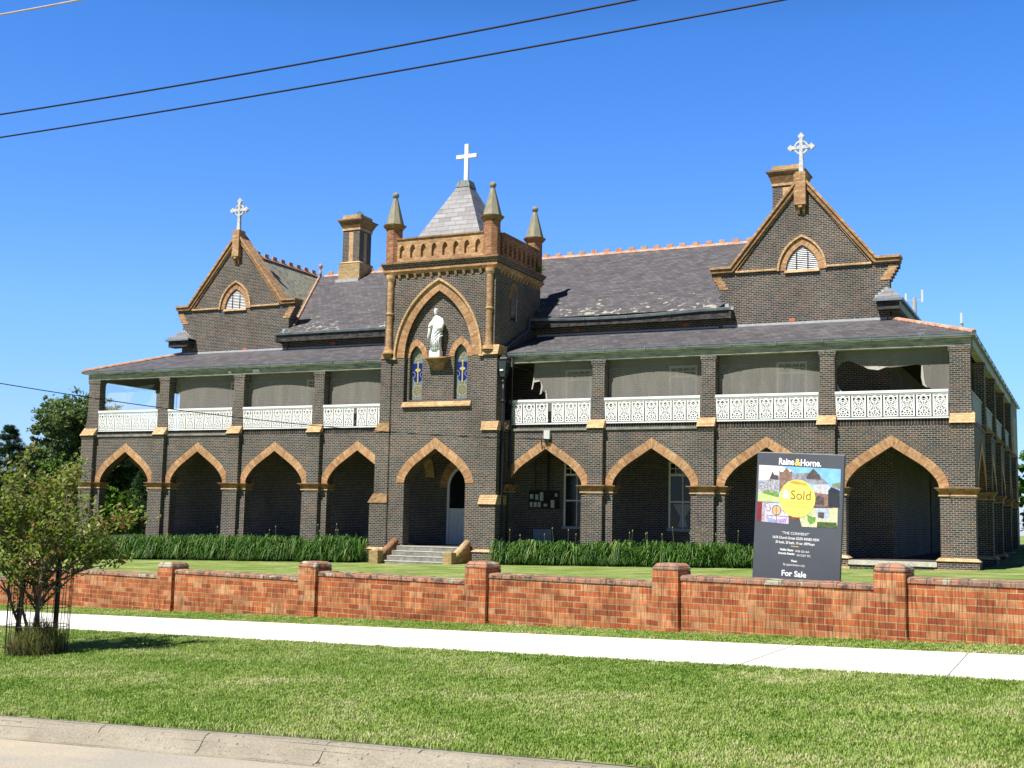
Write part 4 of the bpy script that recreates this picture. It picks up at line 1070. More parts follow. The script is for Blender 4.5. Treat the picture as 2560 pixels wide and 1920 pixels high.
# ---- windows under the verandah
def sash(x0, x1, z0, z1, ztr, zmid, curtain=False, cols=2):
    y = 3.3; m = M(); t = .09
    m.box(x0, x0 + t, y - .07, y - .002, z0, z1); m.box(x1 - t, x1, y - .07, y - .002, z0, z1); m.box(x0 + t, x1 - t, y - .07, y - .002, z1 - t, z1)
    m.box(x0 + t, x1 - t, y - .06, y - .002, ztr - .05, ztr + .05); m.box(x0 + t, x1 - t, y - .055, y - .002, zmid - .03, zmid + .03)
    m.box((x0 + x1) / 2 - .02, (x0 + x1) / 2 + .02, y - .05, y - .002, z0, ztr - .05)
    n = 4
    for k in range(1, n): m.box(x0 + (x1 - x0) * k / n - .015, x0 + (x1 - x0) * k / n + .015, y - .05, y - .002, ztr + .05, z1 - t)
    m.box(x0 + t, x1 - t, y - .05, y - .002, (ztr + z1) / 2 - .03, (ztr + z1) / 2)
    f = m.build('sash_window', MFRAME, B)
    m = M(); m.box(x0 - .05, x1 + .05, y - .12, y - .003, z0 - .12, z0 - .001); m.build('sill', MBLUEW, f)
    m = M(); m.box(x0 + t, x1 - t, y - .03, y - .001, z0, z1 - t); m.build('window_glass', MGLASS, f)
    if curtain:
        m = M(); xm = (x0 + x1) / 2
        for sg in (-1, 1):
            m.prism([(xm - .02 + sg * .02, z0 + .05), (xm + sg * .22, z0 + .08), (xm + sg * .10, z0 + .5), (xm + sg * .45, zmid - .1), (xm + sg * .02, zmid - .1)], y - .036, y - .031)
        m.build('curtain', MCURT, f)
for i, x in enumerate((-21.72, -16.74, -11.97)):
    sash(x, x + 1.28, -.22, 2.70, 2.11, .94, curtain=(i == 1))
    sash(x, x + 1.28, 4.3, 7.0 if False else 6.92, 6.45, 5.35)
for x in (-36.05, -31.4, -40.9): sash(x, x + 1.25, 4.3, 6.92, 6.45, 5.35)
# meter board, hatch, pipes, junction box, vents
m = M(); m.box(-23.45, -21.95, 3.2, 3.28, .55, 1.38); mb = m.build('meter_board', MDARK, B)
m = M()
for (a, b, c_, d_) in ((-23.35, -23.2, 1.0, 1.2), (-23.08, -22.95, .95, 1.2), (-22.85, -22.7, .9, 1.3), (-23.35, -23.22, .62, .85), (-23.15, -23.02, .62, .85), (-22.95, -22.82, .62, .85), (-22.65, -22.5, .65, .78), (-22.3, -22.15, .6, .95), (-22.1, -22.0, 1.1, 1.25)):
    m.box(a, b, 3.1, 3.2, c_, d_)
m.build('meter', MGREYM, mb)
m = M(); m.box(-23.2, -22.3, 3.2, 3.28, -1.0, -.38); m.build('hatch', MBLUEW, B)
m = M(); m.tube([(-23.1, 3.15, 3.6), (-23.1, 3.15, 1.35)], .035); m.tube([(-22.5, 3.15, 3.6), (-22.5, 3.15, 1.35)], .035); m.tube([(-22.42, 3.15, 3.6), (-22.42, 3.15, 1.35)], .025); m.build('conduit', MBLACK, B)
m = M(); m.box(-21.27, -20.99, -.16, -.001, 3.50, 3.87); jb = m.build('junction_box', MGREYM, B, bevel=.01)
m = M(); m.box(-21.25, -21.02, -.13, -.001, 3.36, 3.49); m.tube([(-21.3, -.08, 3.45), (-21.42, -.06, 3.52), (-21.38, -.05, 3.1)], .018); m.tube([(-21.1, -.08, 3.4), (-21.32, -.07, 3.2), (-21.25, -.05, 3.02)], .014); m.build('wiring', MBLACK, jb)
MV = plainmat('terracotta_vent', (.48, .15, .07), var=.2, fine=40)
for x, z in ((-11.30, 8.71), (-40.09, 8.67)):
    m = M(); m.box(x - .13, x + .13, 3.235, 3.26, z - .07, z + .07); m.build('wall_vent', MV, B)
for x in (-34.6, -21.2, -16.0):
    m = M(); m.box(x - .13, x + .13, 3.275, 3.30, 8.68, 8.82); m.build('wall_vent', MV, B)
# downpipe at the tower corner
m = M(); m.tube([(-23.28, 2.55, 9.2), (-23.28, 2.5, 8.75), (-23.26, .1, 7.62), (-23.2, -.24, 7.42), (-23.2, -.26, 7.28)], .06); m.build('downpipe', plainmat('blue_grey_pipe', (.10, .12, .15), var=.2), B, smooth=True)
m = M(); m.tube([(-22.86, -.12, 7.15), (-22.86, -.12, 1.75), (-22.98, -.12, 1.5), (-22.98, -.12, -1.9)], .05); m.build('downpipe', MBLACK, B, smooth=True)
# fascia patch and lamp bracket on the left verandah
m = M(); m.prism([(-36.97, 7.08), (-36.62, 7.08), (-36.55, 6.93), (-36.97, 6.93)], -.05, -.031); m.prism([(-38.5, 7.05), (-38.3, 7.05), (-38.3, 6.9), (-38.46, 6.94)], -.045, -.031); m.build('fascia_patch', MWHITE, B)

# ---- cast iron railings
def lace_mesh():
    nx, nz = 26, 38; W_, H_ = .56, .80
    def solid(i, j):
        x = (i + .5) / nx * 2 - 1; z = (j + .5) / nz * 2 - 1; ax = abs(x)
        X, Z_ = x * W_ / 2, z * H_ / 2
        if ax > .93 and (int((z + 1) * 12) % 2 == 0): return True
        if .74 < ax < .90: return True
        if z < -.90 or z > .97: return True
        if -.90 <= z < -.80: return ax > .82 or ax < .08 or (abs(ax - .4) < .09)
        if -.80 <= z < -.74: return True
        r = math.hypot(X, Z_ * .86)
        if r < .028: return True
        if .055 < r < .082: return True
        if .118 < r < .148: return not (abs(math.fmod(math.degrees(atan2(Z_, X)) + 360 + 22, 45) - 22) < 3)
        if .178 < r < .205: return True
        if r < .205: return (abs(math.fmod(math.degrees(atan2(Z_, X)) + 360, 45) - 22.5) < 9)
        if z > .55: return abs(ax - (1 - z) * 1.1) < .13 or abs(z - .82) < .05 or ax > .9
        if z < -.5: return abs(ax + z + .15) < .12 or abs(ax - .15) < .1 or ax > .9
        return (i * 3 + j * 2) % 7 < 4 and ax < .74 or ax > .9
    m = M()
    for j in range(nz):
        i = 0
        while i < nx:
            if solid(i, j):
                k = i
                while k < nx and solid(k, j): k += 1
                x0, x1 = -W_ / 2 + W_ * i / nx, -W_ / 2 + W_ * k / nx; z0, z1 = H_ * j / nz, H_ * (j + 1) / nz
                for y in (0, .014): m.add([(x0, y, z0), (x1, y, z0), (x1, y, z1), (x0, y, z1)], [(0, 1, 2, 3)])
                m.add([(x0, 0, z0), (x0, .014, z0), (x0, .014, z1), (x0, 0, z1)], [(0, 1, 2, 3)]); m.add([(x1, 0, z0), (x1, .014, z0), (x1, .014, z1), (x1, 0, z1)], [(0, 1, 2, 3)])
                i = k
            else: i += 1
    me = bpy.data.meshes.new('lace_panel'); me.from_pydata(m.v, [], m.f); me.materials.append(MLACE); return me
LACE = lace_mesh()
def railing(x0, x1, n, xf=None, rot=0, gap=None):
    m = M(xf); m.box(x0, x1, -.035, .075, 5.13, 5.235); ra = m.build('railing', MWHITE, B, bevel=.01)
    m = M(xf); m.box(x0, x1, -.01, .04, 5.085, 5.128); m.box(x0, x1, -.012, .045, 4.15, 4.205); m.build('rail', MLACE, ra)
    gw_ = .14 if gap else 0
    pit = (x1 - x0 - gw_) / n
    m = M(xf)
    for i in range(n + 1):
        x = x0 + pit * i + (gw_ if gap and i >= gap else 0)
        if 0 < i < n: m.box(x - .008, x + .008, .0, .03, 4.2, 5.09)
    m.build('baluster', MLACE, ra) if False else None
    for i in range(n):
        x = x0 + pit * (i + .5) + (gw_ if gap and i >= gap else 0)
        o = bpy.data.objects.new('lace_panel', LACE); 
        p0 = (x, .005, 4.235) if xf is None else xf(x, .005, 4.235)
        o.location = p0; o.rotation_euler = (0, 0, rot); o.scale = ((pit - .045) / .56, 1, .84 / .80)
        link(o, ra)
    return ra
railing(-46.86, -42.86, 7); railing(-42.2, -38.15, 7); railing(-37.5, -33.4, 7); railing(-32.79, -29.2, 5 + 1, gap=3)
railing(-22.98, -19.16, 6, gap=3); railing(-18.55, -14.35, 7); railing(-13.72, -9.56, 7); railing(-8.935, -4.74, 7)
for i, (a, b) in enumerate(((.42, 5.25), (5.87, 11.1), (11.72, 17.4), (18.02, 23.1))):
    m = M(xf_right); m.box(a, b, .10, .17, 5.13, 5.235); rr = m.build('side_railing', MFASW, B)
    m = M(xf_right); m.box(a, b, .125, .145, 4.2, 5.12); m.build('railing_panel', plainmat('pale_sheet', (.27, .28, .27), var=.12) if i == 0 else bpy.data.materials['pale_sheet'], rr)
railing(.42, 5.25, 8, xf_left, pi / 2)

# ---- shade cloths between the upper posts
YC = .38
def cloth(poly, name='shade_cloth', mat_=None, y=YC, wob=.02, parent=B):
    m = M()
    if len(poly) == 4 and name == 'shade_cloth':      # whole cloth, bellied by the wind
        a, b, z0, z1 = poly[0][0], poly[1][0], poly[0][1], poly[2][1]; nx, nz = 20, 12; ph = random.uniform(0, 6)
        for j in range(nz + 1):
            for i in range(nx + 1):
                t = i / nx; zz = z0 + (z1 - z0) * j / nz
                m.v.append((a + (b - a) * t, .47 - .15 * sin(pi * t) + .02 * sin(t * 9 + ph) * (1 - j / nz) , zz))
        for j in range(nz):
            for i in range(nx): k = j * (nx + 1) + i; m.f.append((k, k + 1, k + nx + 2, k + nx + 1))
        return m.build(name, mat_ or MCLOTH, parent, fixn=False, smooth=True)
    m.add([(x, y, z) for x, z in poly], [tuple(range(len(poly)))])
    return m.build(name, mat_ or MCLOTH, parent, fixn=False)
ZC0, ZC1 = 4.16, 6.90
for a, b in ((-42.15, -38.15), (-37.48, -33.38), (-32.77, -29.0), (-18.53, -14.33), (-13.70, -9.54)):
    cloth([(a, ZC0), (b, ZC0), (b, ZC1), (a, ZC1)])
# torn one right of the tower
cloth([(-21.42, ZC0), (-19.13, ZC0), (-19.13, ZC1), (-22.0, ZC1), (-22.05, 6.2), (-22.1, 5.95), (-22.02, 6.1), (-21.85, 6.12), (-21.7, 6.05), (-21.62, 5.78), (-21.56, 5.62), (-21.5, 5.66), (-21.44, 5.4)])
m = M()
for pts in ([(-22.0, 6.45), (-22.06, 6.1), (-22.13, 5.72), (-22.07, 5.75), (-22.0, 6.08)], [(-22.0, 6.12), (-21.75, 6.14), (-21.72, 6.08), (-22.0, 6.04)], [(-21.7, 6.1), (-21.66, 5.85), (-21.73, 5.48), (-21.63, 5.55), (-21.58, 5.85)], [(-21.45, 5.6), (-21.4, 4.9), (-21.33, 4.9), (-21.38, 5.55)], [(-21.6, 5.75), (-21.48, 5.66), (-21.43, 5.5), (-21.40, 5.6)]):
    m.add([(x, YC - .01, z) for x, z in pts], [tuple(range(len(pts)))])
m.build('frayed_edge', MFRAY, B, fixn=False)
# torn one in the last bay
cloth([(-8.93, 6.9), (-8.93, 6.2), (-8.72, 6.42), (-8.45, 6.5), (-8.2, 6.38), (-8.0, 6.28), (-7.75, 6.18), (-7.4, 6.12), (-7.1, 6.2), (-6.9, 6.16), (-6.5, 6.2), (-6.2, 6.22), (-5.9, 6.25), (-5.75, 6.22), (-5.72, 5.8), (-5.68, 5.5), (-5.5, 5.36), (-5.3, 5.25), (-5.3, ZC0), (-4.73, ZC0), (-4.73, 6.9)])
m = M()
for pts in ([(-8.0, 6.30), (-7.72, 6.14), (-7.35, 6.08), (-7.1, 6.17), (-6.95, 6.2), (-7.3, 6.24), (-7.7, 6.27)], [(-5.74, 6.2), (-5.76, 5.75), (-5.7, 5.45), (-5.52, 5.33), (-5.62, 5.5), (-5.66, 5.8), (-5.69, 6.2)], [(-8.92, 5.6), (-8.88, 5.25), (-8.65, 5.22), (-8.8, 5.35)]):
    m.add([(x, YC - .01, z) for x, z in pts], [tuple(range(len(pts)))])
m.build('frayed_edge', MFRAY, B, fixn=False)
# thin torn net at the far left
def strip(m, pts, w):
    for (a, b) in zip(pts[:-1], pts[1:]):
        m.add([(a[0], YC - .01, a[1]), (b[0], YC - .01, b[1]), (b[0], YC - .01, b[1] + w), (a[0], YC - .01, a[1] + w)], [(0, 1, 2, 3)])
cloth([(-46.84, 4.2), (-42.84, 4.2), (-42.84, 6.05), (-43.6, 6.15), (-43.8, 5.75), (-44.2, 5.5), (-44.7, 5.52), (-45.1, 5.75), (-45.0, 6.1), (-44.5, 6.3), (-44.1, 6.25), (-43.7, 6.3), (-43.5, 6.6), (-44.6, 6.5), (-45.3, 6.35), (-45.9, 6.6), (-46.84, 6.7)], 'torn_net', MNET)
m = M(); strip(m, [(-46.8, 5.55), (-46.3, 5.5), (-45.8, 5.58), (-45.2, 5.8), (-44.9, 6.15)], .05); strip(m, [(-45.1, 5.72), (-44.6, 5.5), (-44.1, 5.5), (-43.6, 5.75)], .05); m.build('frayed_edge', MNET, B, fixn=False)
#PART3
# ------------------------------------------------------------------ statue on the shelf (own thing)
def statue():
    cx, cy, zb = TX - .02, -.84, 7.16
    st = empty('statue', (cx, cy, zb), 'white robed saint statue standing on the shelf in the tower arch', 'statue')
    m = M(); m.box(cx - .34, cx + .20, cy - .14, cy + .18, zb + .002, zb + .30); m.build('pedestal', MSTAT, st, bevel=.012)
    # body: draped figure lofted through ellipses
    rings = [(.30, .27, .20, -.02, 0), (.42, .25, .19, -.02, 0), (.7, .22, .17, -.02, 0), (1.0, .215, .165, -.01, 0), (1.25, .22, .17, 0, 0), (1.45, .235, .17, .01, 0), (1.62, .25, .165, .02, 0),
             (1.75, .235, .15, .01, 0), (1.83, .17, .12, 0, 0), (1.87, .075, .08, -.03, 0), (1.93, .062, .07, -.05, -.01)]
    n = 40; vs = []; fs = []
    for k, (h, rx, ry, ox, oy) in enumerate(rings):
        for i in range(n):
            a = 2 * pi * i / n
            fold = 1 + (.075 * sin(a * 9 + h * 4.5) + .04 * sin(a * 15 - h * 7)) * max(0, min(1, (1.8 - h) / .8)) * (1 if h > .3 else .6)
            vs.append((cx - .03 + ox + rx * fold * cos(a), cy + oy + ry * fold * sin(a), zb + h))
    for k in range(len(rings) - 1):
        for i in range(n): fs.append((k * n + i, k * n + (i + 1) % n, (k + 1) * n + (i + 1) % n, (k + 1) * n + i))
    fs.append(tuple(range(n - 1, -1, -1))); fs.append(tuple(range((len(rings) - 1) * n, len(rings) * n)))
    m = M(); m.add(vs, fs)
    # head with brow, nose, chin and beard
    hc = Vector((cx - .085, cy - .03, zb + 2.06)); nn = 18
    vs = []; fs = []
    for j in range(nn + 1):
        ph = pi * j / nn - pi / 2
        for i in range(nn):
            a = 2 * pi * i / nn; rx, ry, rz = .083, .10, .135
            x, y, z = rx * cos(ph) * cos(a), ry * cos(ph) * sin(a), rz * sin(ph)
            if y < 0 and abs(x) < .025 and -.05 < z < .03: y -= .028 * (1 - abs(x) / .025)
            if y < 0 and .02 < z < .045: y -= .010
            if y < 0 and -.015 < z < .02 and .02 < abs(x) < .05: y += .014
            if y < .02 and z < -.055: y -= .018; z -= .02
            vs.append((hc.x + x, hc.y + y, hc.z + z))
    for j in range(nn):
        for i in range(nn): fs.append((j * nn + i, j * nn + (i + 1) % nn, (j + 1) * nn + (i + 1) % nn, (j + 1) * nn + i))
    m.add(vs, fs)
    # arms: right arm drops with the sleeve to the left of the picture, left arm carries the gathered cloak
    m.tube([(cx - .20, cy, zb + 1.68), (cx - .33, cy - .04, zb + 1.52), (cx - .37, cy - .10, zb + 1.36), (cx - .30, cy - .16, zb + 1.40), (cx - .20, cy - .19, zb + 1.50)], [.075, .075, .068, .055, .04], 12)
    m.tube([(cx - .36, cy - .06, zb + 1.40), (cx - .40, cy - .05, zb + 1.15), (cx - .46, cy - .03, zb + .93), (cx - .48, cy - .02, zb + .82)], [.07, .06, .045, .015], 10)
    m.tube([(cx + .14, cy, zb + 1.72), (cx + .24, cy - .02, zb + 1.50), (cx + .22, cy - .10, zb + 1.30), (cx + .10, cy - .18, zb + 1.28), (cx + .02, cy - .20, zb + 1.32)], [.10, .11, .10, .07, .035], 12)
    for k, (xx, zz) in enumerate(((cx - .17, 1.53), (cx + .0, 1.33))):
        for f_ in range(4): m.tube([(xx, cy - .20, zb + zz + .015 * f_ - .02), (xx + .035, cy - .215, zb + zz + .018 * f_), (xx + .06, cy - .20, zb + zz + .018 * f_ + .012)], [.012, .011, .007], 6)
    # cloak drawn up to the left arm, falling in diagonal folds
    for k in range(4):
        z0 = 1.34 - .13 * k; wv = .012 * ((k * 7) % 3)
        m.tube([(cx + .27, cy - .02, zb + z0 + .02), (cx + .17, cy - .15, zb + z0 - .05), (cx + .03, cy - .19 - wv, zb + z0 - .16 - .03 * k), (cx - .12, cy - .17, zb + z0 - .30 - .06 * k), (cx - .22, cy - .09, zb + z0 - .42 - .07 * k)], [.03, .034 - wv, .030, .020, .008], 8)
    m.tube([(cx - .19, cy - .05, zb + 1.78), (cx - .06, cy - .15, zb + 1.66), (cx + .08, cy - .18, zb + 1.46), (cx + .16, cy - .16, zb + 1.30)], [.03, .035, .04, .03], 8)
    for k in range(5):
        x0 = cx - .20 + .09 * k
        m.tube([(x0 + .02, cy - .15, zb + 1.15 - .03 * k), (x0 - .01, cy - .18, zb + .75), (x0 + .02, cy - .20, zb + .42)], [.016, .026, .032], 8)
    m.build('robed_figure', MSTAT, st, smooth=True)
    m = M(); 
    for i in range(26):
        a = 2 * pi * i / 26
        for (zz, r_) in ((.07, .092), (.12, .07), (.02, .10)):
            if sin(a) < -.3 and zz < .05: continue
            m.lathe(hc.x + r_ * .95 * cos(a), hc.y + .008 + r_ * 1.05 * sin(a), [(.002, hc.z + zz - .02), (.024, hc.z + zz), (.018, hc.z + zz + .02), (.002, hc.z + zz + .03)], 6)
    m.build('hair', MSTAT, st, smooth=True)
statue()

# ------------------------------------------------------------------ lamp post by the tower
def lamp():
    x, y = -23.02, -.62; g0 = ground_z(x, y)
    t = empty('lamp_post', (x, y, g0), 'tall black lantern post standing at the right corner of the tower', 'lamp post')
    m = M(); m.lathe(x, y, [(.14, g0), (.14, g0 + .35), (.09, g0 + .5), (.075, 5.6), (.06, 5.9)], 14); m.lathe(x, y, [(.10, 5.1), (.12, 5.15), (.10, 5.2)], 14); m.build('post', MBLACK, t, smooth=True)
    m = M(); m.lathe(x, y, [(.05, 5.9), (.10, 6.0), (.06, 6.1), (.16, 6.2)], 8, pi / 8)
    for k in range(4):
        a = pi / 4 + k * pi / 2
        m.tube([(x + .17 * cos(a), y + .17 * sin(a), 6.2), (x + .33 * cos(a), y + .33 * sin(a), 6.98)], .018, 6)
    m.build('lantern_frame', MBLACK, t)
    m = M(); m.frus(x - .11, x + .11, y - .11, y + .11, 6.21, x - .22, x + .22, y - .22, y + .22, 6.97); m.build('lantern_glass', plainmat('smoked_glass', (.035, .05, .06), rough=.15, var=.1, spec=.6), t)
    m = M(); m.frus(x - .27, x + .27, y - .27, y + .27, 6.975, x - .24, x + .24, y - .24, y + .24, 7.03); m.frus(x - .24, x + .24, y - .24, y + .24, 7.031, x - .1, x + .1, y - .1, y + .1, 7.16); m.build('lantern_roof', MBLACK, t)
    m = M(); m.box(x - .1, x + .06, y - .2, y - .19, 6.45, 6.52); m.build('label_plate', MWHITE, t)
lamp()

# ------------------------------------------------------------------ orange brick fence
Fobj = empty('brick_fence', (F1.x, F1.y, FZ0), 'low orange brick fence with capped piers along the footpath', 'fence')
Fobj.rotation_euler = (0, 0, atan2(FU.y, FU.x))
def flink(m, name, mt, parent=None, **k):      # fence pieces are modelled in the fence's own frame (u, -w, z)
    o = m.build(name, mt, None, **k)
    if parent is None: o.parent = Fobj
    else: o.parent = parent
    return o
PU = [-6.0, -2.66, 1.24, 4.66, 8.02, 11.12, 14.10, 17.3, 20.5]
SEG = [(-9.5, -1.42), (-6, -1.28), (-2.66, -1.06), (1.24, -.955), (4.66, -.865), (8.02, -.765), (11.12, -.655), (14.10, -.555), (17.3, -.45)]
def fz(u): return .03069 * u
for i, pu in enumerate(PU):
    top = -.88 + .030 * (pu - 1.24) + (.0 if pu > 2 else 0.0)
    top = {1.24: -.87, 4.66: -.735, 8.02: -.62, 11.12: -.53, 14.10: -.43}.get(pu, top) - FZ0
    m = M(); m.box(pu - .19, pu + .19, -.07, .32, fz(pu) - .5, top - .10); m.box(pu - .21, pu + .21, -.09, .34, fz(pu) - .5, fz(pu) + .055)
    q = flink(m, 'pier', MFEN)
    m = M(); m.box(pu - .195, pu + .195, -.075, .325, top - .098, top - .045); m.frus(pu - .195, pu + .195, -.075, .325, top - .045, pu - .15, pu + .15, -.03, .28, top)
    flink(m, 'pier_cap', MCAP, q, bevel=.02)
ends = PU
segs = [(PU[i] + .19, PU[i + 1] - .19) for i in range(len(PU) - 1)]
tops = [-1.25, -1.12, -1.0, -.925, -.825, -.72, -.615, -.50]
tops = [-1.33, -1.09, -.985, -.885, -.775, -.675, -.575, -.45]
for (a, b), tp in zip(segs, tops):
    tp -= FZ0
    m = M(); m.box(a, b, .0, .23, fz(a) - .5, tp - .075); q = flink(m, 'wall_panel', MFEN)
    m = M(); n = int((b - a) / .235); w_ = (b - a) / n
    for k in range(n):
        dz = random.uniform(-.004, .004); x0 = a + k * w_ + .003; x1 = a + (k + 1) * w_ - .003
        m.add([(x0, -.015, tp - .073), (x1, -.015, tp - .073), (x1, -.018, tp - .03 + dz), (x1, .01, tp - .004 + dz), (x1, .22, tp + dz), (x1, .25, tp - .073), (x0, -.018, tp - .03 + dz), (x0, .01, tp - .004 + dz), (x0, .22, tp + dz), (x0, .25, tp - .073)],
              [(0, 1, 2, 6), (6, 2, 3, 7), (7, 3, 4, 8), (8, 4, 5, 9), (0, 6, 7, 8, 9), (1, 5, 4, 3, 2), (0, 9, 5, 1)])
    flink(m, 'coping', MCAP, q)

# ------------------------------------------------------------------ estate agent's sign board
sg0 = Vector((-4.226, -31.611, -.708)); TLc = Vector((-4.085, -31.631, .986)); TRc = Vector((-2.90, -31.804, .928))
ex = (TRc - TLc); SW = ex.length; ex.normalize(); ez0 = (TLc - sg0); SH = ez0.length; ez = (ez0 - ex * ez0.dot(ex)).normalized(); ey = ez.cross(ex)  # ey points away from the street
ey = -ex.cross(ez) if (-ex.cross(ez)).y > 0 else ex.cross(ez)
SHF = SH + .28
sgn = empty('sale_sign', (-3.55, -31.7, ground_z(-3.55, -31.7)), 'tall dark grey real estate board with yellow Sold sticker behind the brick fence', 'sign')
def SP(u, v, d=0.0):       # u to the right 0..1 of width, v down from the top in board widths
    p = TLc + ex * (u * SW) - ez * (v * SW) - ey * d
    return p
def sbox(u0, u1, v0, v1, d0, d1, name, mt, parent=None):
    m = M(); vs = [SP(u, v, d) for d in (d0, d1) for (u, v) in ((u0, v0), (u1, v0), (u1, v1), (u0, v1))]
    m.add([tuple(q) for q in vs], [(0, 1, 2, 3), (7, 6, 5, 4), (0, 4, 5, 1), (1, 5, 6, 2), (2, 6, 7, 3), (3, 7, 4, 0)])
    return m.build(name, mt, parent or sgn)
VH = SHF / SW
MSIGN = plainmat('charcoal_board', (.085, .095, .115), var=.08, scale=1.5, rough=.45)
MPHO = lambda n, c, v=.15, s=9: plainmat(n, c, var=v, scale=s, rough=.5)
board = sbox(0, 1, 0, VH, -.001, 0, 'board_face', MSIGN)
sbox(0.0, 1.0, 0, VH, -.055, -.002, 'board_frame', MBLACK)
sbox(.0, 1.0, -.006, .0, -.055, .0, 'frame_edge', MLEAD)
for u_ in (.08, .92): sbox(u_ - .03, u_ + .03, VH - .4, VH + .55, -.11, -.056, 'sign_leg', plainmat('timber_leg', (.20, .15, .10)))
def spoly(pts, d, name, mt, parent):
    m = M(); m.add([tuple(SP(u, v, d)) for u, v in pts], [tuple(range(len(pts)))]); return m.build(name, mt, parent, fixn=False)
def photo_to_uv(px, py):      # sheet coordinates measured on the board
    # corners TL(147,125) TR(1130,185) BR(1070,1575) BL(40,1540)
    u, v = .5, .5
    for _ in range(25):
        x = (147 * (1 - u) + 1130 * u) * (1 - v) + (40 * (1 - u) + 1070 * u) * v; y = (125 * (1 - u) + 185 * u) * (1 - v) + (1540 * (1 - u) + 1575 * u) * v
        u += (px - x) / 1000; v += (py - y - (u - .5) * 0) / 1400
    return u, v * SH / SW
def PP(*pts): return [photo_to_uv(*p) for p in pts]
ph = spoly(PP((160, 268), (1092, 330), (1075, 738), (130, 678)), .0015, 'main_photo', MPHO('photo_sky', (.22, .50, .86)), board)
spoly(PP((160, 268), (420, 285), (560, 345), (300, 440), (148, 440)), .0018, 'photo_cloud', MPHO('photo_white', (.74, .77, .82), .05), ph)
spoly(PP((145, 440), (190, 452), (280, 430), (380, 440), (385, 640), (180, 600), (140, 580)), .0021, 'photo_verandah', MPHO('photo_grey', (.36, .36, .40), .5, 40), ph)
spoly(PP((275, 430), (315, 345), (335, 380), (385, 390), (385, 440)), .0024, 'photo_gable', MPHO('photo_dark', (.10, .08, .08), .4, 30), ph)
spoly(PP((388, 570), (395, 320), (405, 350), (440, 350), (478, 300), (520, 355), (545, 335), (545, 370), (530, 450), (480, 460), (470, 570)), .0027, 'photo_tower', MPHO('photo_brick', (.26, .16, .12), .4, 40), ph)
spoly(PP((535, 370), (740, 362), (785, 318), (860, 400), (960, 488), (800, 492), (520, 445)), .0024, 'photo_roof', MPHO('photo_slate', (.26, .27, .32), .3, 25), ph)
spoly(PP((705, 405), (785, 318), (865, 400), (870, 440), (705, 432)), .0030, 'photo_gable', bpy.data.materials['photo_dark'], ph)
spoly(PP((780, 490), (960, 495), (990, 560), (940, 600), (790, 575)), .0026, 'photo_balcony', MPHO('photo_pale', (.52, .54, .58), .3, 40), ph)
spoly(PP((790, 575), (975, 590), (960, 738), (780, 725)), .0024, 'photo_wall', bpy.data.materials['photo_brick'], ph)
spoly(PP((800, 640), (850, 605), (900, 645), (900, 720), (800, 705)), .0030, 'photo_arch', bpy.data.materials['photo_dark'], ph)
spoly(PP((950, 560), (985, 520), (1080, 560), (1075, 738), (948, 730)), .0028, 'photo_shade', MPHO('photo_black', (.035, .04, .05)), ph)
spoly(PP((990, 490), (1087, 470), (1083, 545), (1000, 520)), .0026, 'photo_hill', MPHO('photo_hill', (.25, .26, .15), .3, 30), ph)
spoly(PP((138, 572), (300, 615), (390, 628), (390, 685), (130, 678)), .0030, 'photo_lawn', MPHO('photo_lawn', (.50, .62, .25)), ph)
spoly(PP((185, 580), (260, 545), (300, 580), (360, 560), (385, 600), (380, 635), (290, 612)), .0033, 'photo_shrubs', MPHO('photo_green', (.16, .32, .07), .4, 60), ph)
ph2 = spoly(PP((128, 682), (182, 686), (165, 903), (110, 895)), .0015, 'small_photo', MPHO('photo_maroon', (.22, .03, .04)), board)
spoly(PP((184, 687), (240, 690), (205, 905), (167, 903)), .0016, 'photo_edge', MPHO('photo_mauve', (.42, .36, .42), .4, 40), ph2)
ph3 = spoly(PP((224, 690), (500, 705), (490, 925), (205, 905)), .0019, 'small_photo', MPHO('photo_lilac', (.60, .55, .66), .25, 30), board)
m = M()
def suv_ring(m, cx_, cy_, r0, r1, d, a0=0, a1=360, n=20):
    for i in range(n):
        a, b = radians(a0 + (a1 - a0) * i / n), radians(a0 + (a1 - a0) * (i + 1) / n)
        q = PP((cx_ + r0 * cos(a), cy_ + r0 * sin(a)), (cx_ + r1 * cos(a), cy_ + r1 * sin(a)), (cx_ + r1 * cos(b), cy_ + r1 * sin(b)), (cx_ + r0 * cos(b), cy_ + r0 * sin(b)))
        m.add([tuple(SP(u, v, d)) for u, v in q], [(0, 1, 2, 3)])
suv_ring(m, 352, 775, 48, 56, .0024); suv_ring(m, 255, 760, 22, 30, .0024, -60, 150); suv_ring(m, 455, 765, 22, 30, .0024, 0, 200); suv_ring(m, 240, 720, 18, 25, .0024, 100, 300)
m.add([tuple(SP(u, v, .0023)) for u, v in PP((348, 725), (355, 725), (350, 915), (343, 915))], [(0, 1, 2, 3)])
m.add([tuple(SP(u, v, .0023)) for u, v in PP((230, 828), (490, 842), (489, 848), (229, 834))], [(0, 1, 2, 3)])
m.build('leadwork', MPHO('photo_ink', (.10, .07, .06)), ph3, fixn=False)
m = M(); suv_ring(m, 352, 775, 0, 46, .0022); m.build('rose', MPHO('photo_peach', (.80, .45, .22)), ph3, fixn=False)
spoly(PP((230, 850), (340, 880), (345, 912), (250, 905)), .0022, 'blue_motif', MPHO('photo_blue', (.28, .33, .60), .4, 60), ph3)
spoly(PP((355, 880), (470, 860), (460, 915), (360, 912)), .0022, 'violet_motif', MPHO('photo_violet', (.42, .30, .60), .4, 60), ph3)
spoly(PP((508, 800), (628, 810), (622, 880), (500, 870)), .0016, 'small_photo', MPHO('photo_rust', (.24, .08, .05), .4, 30), board)
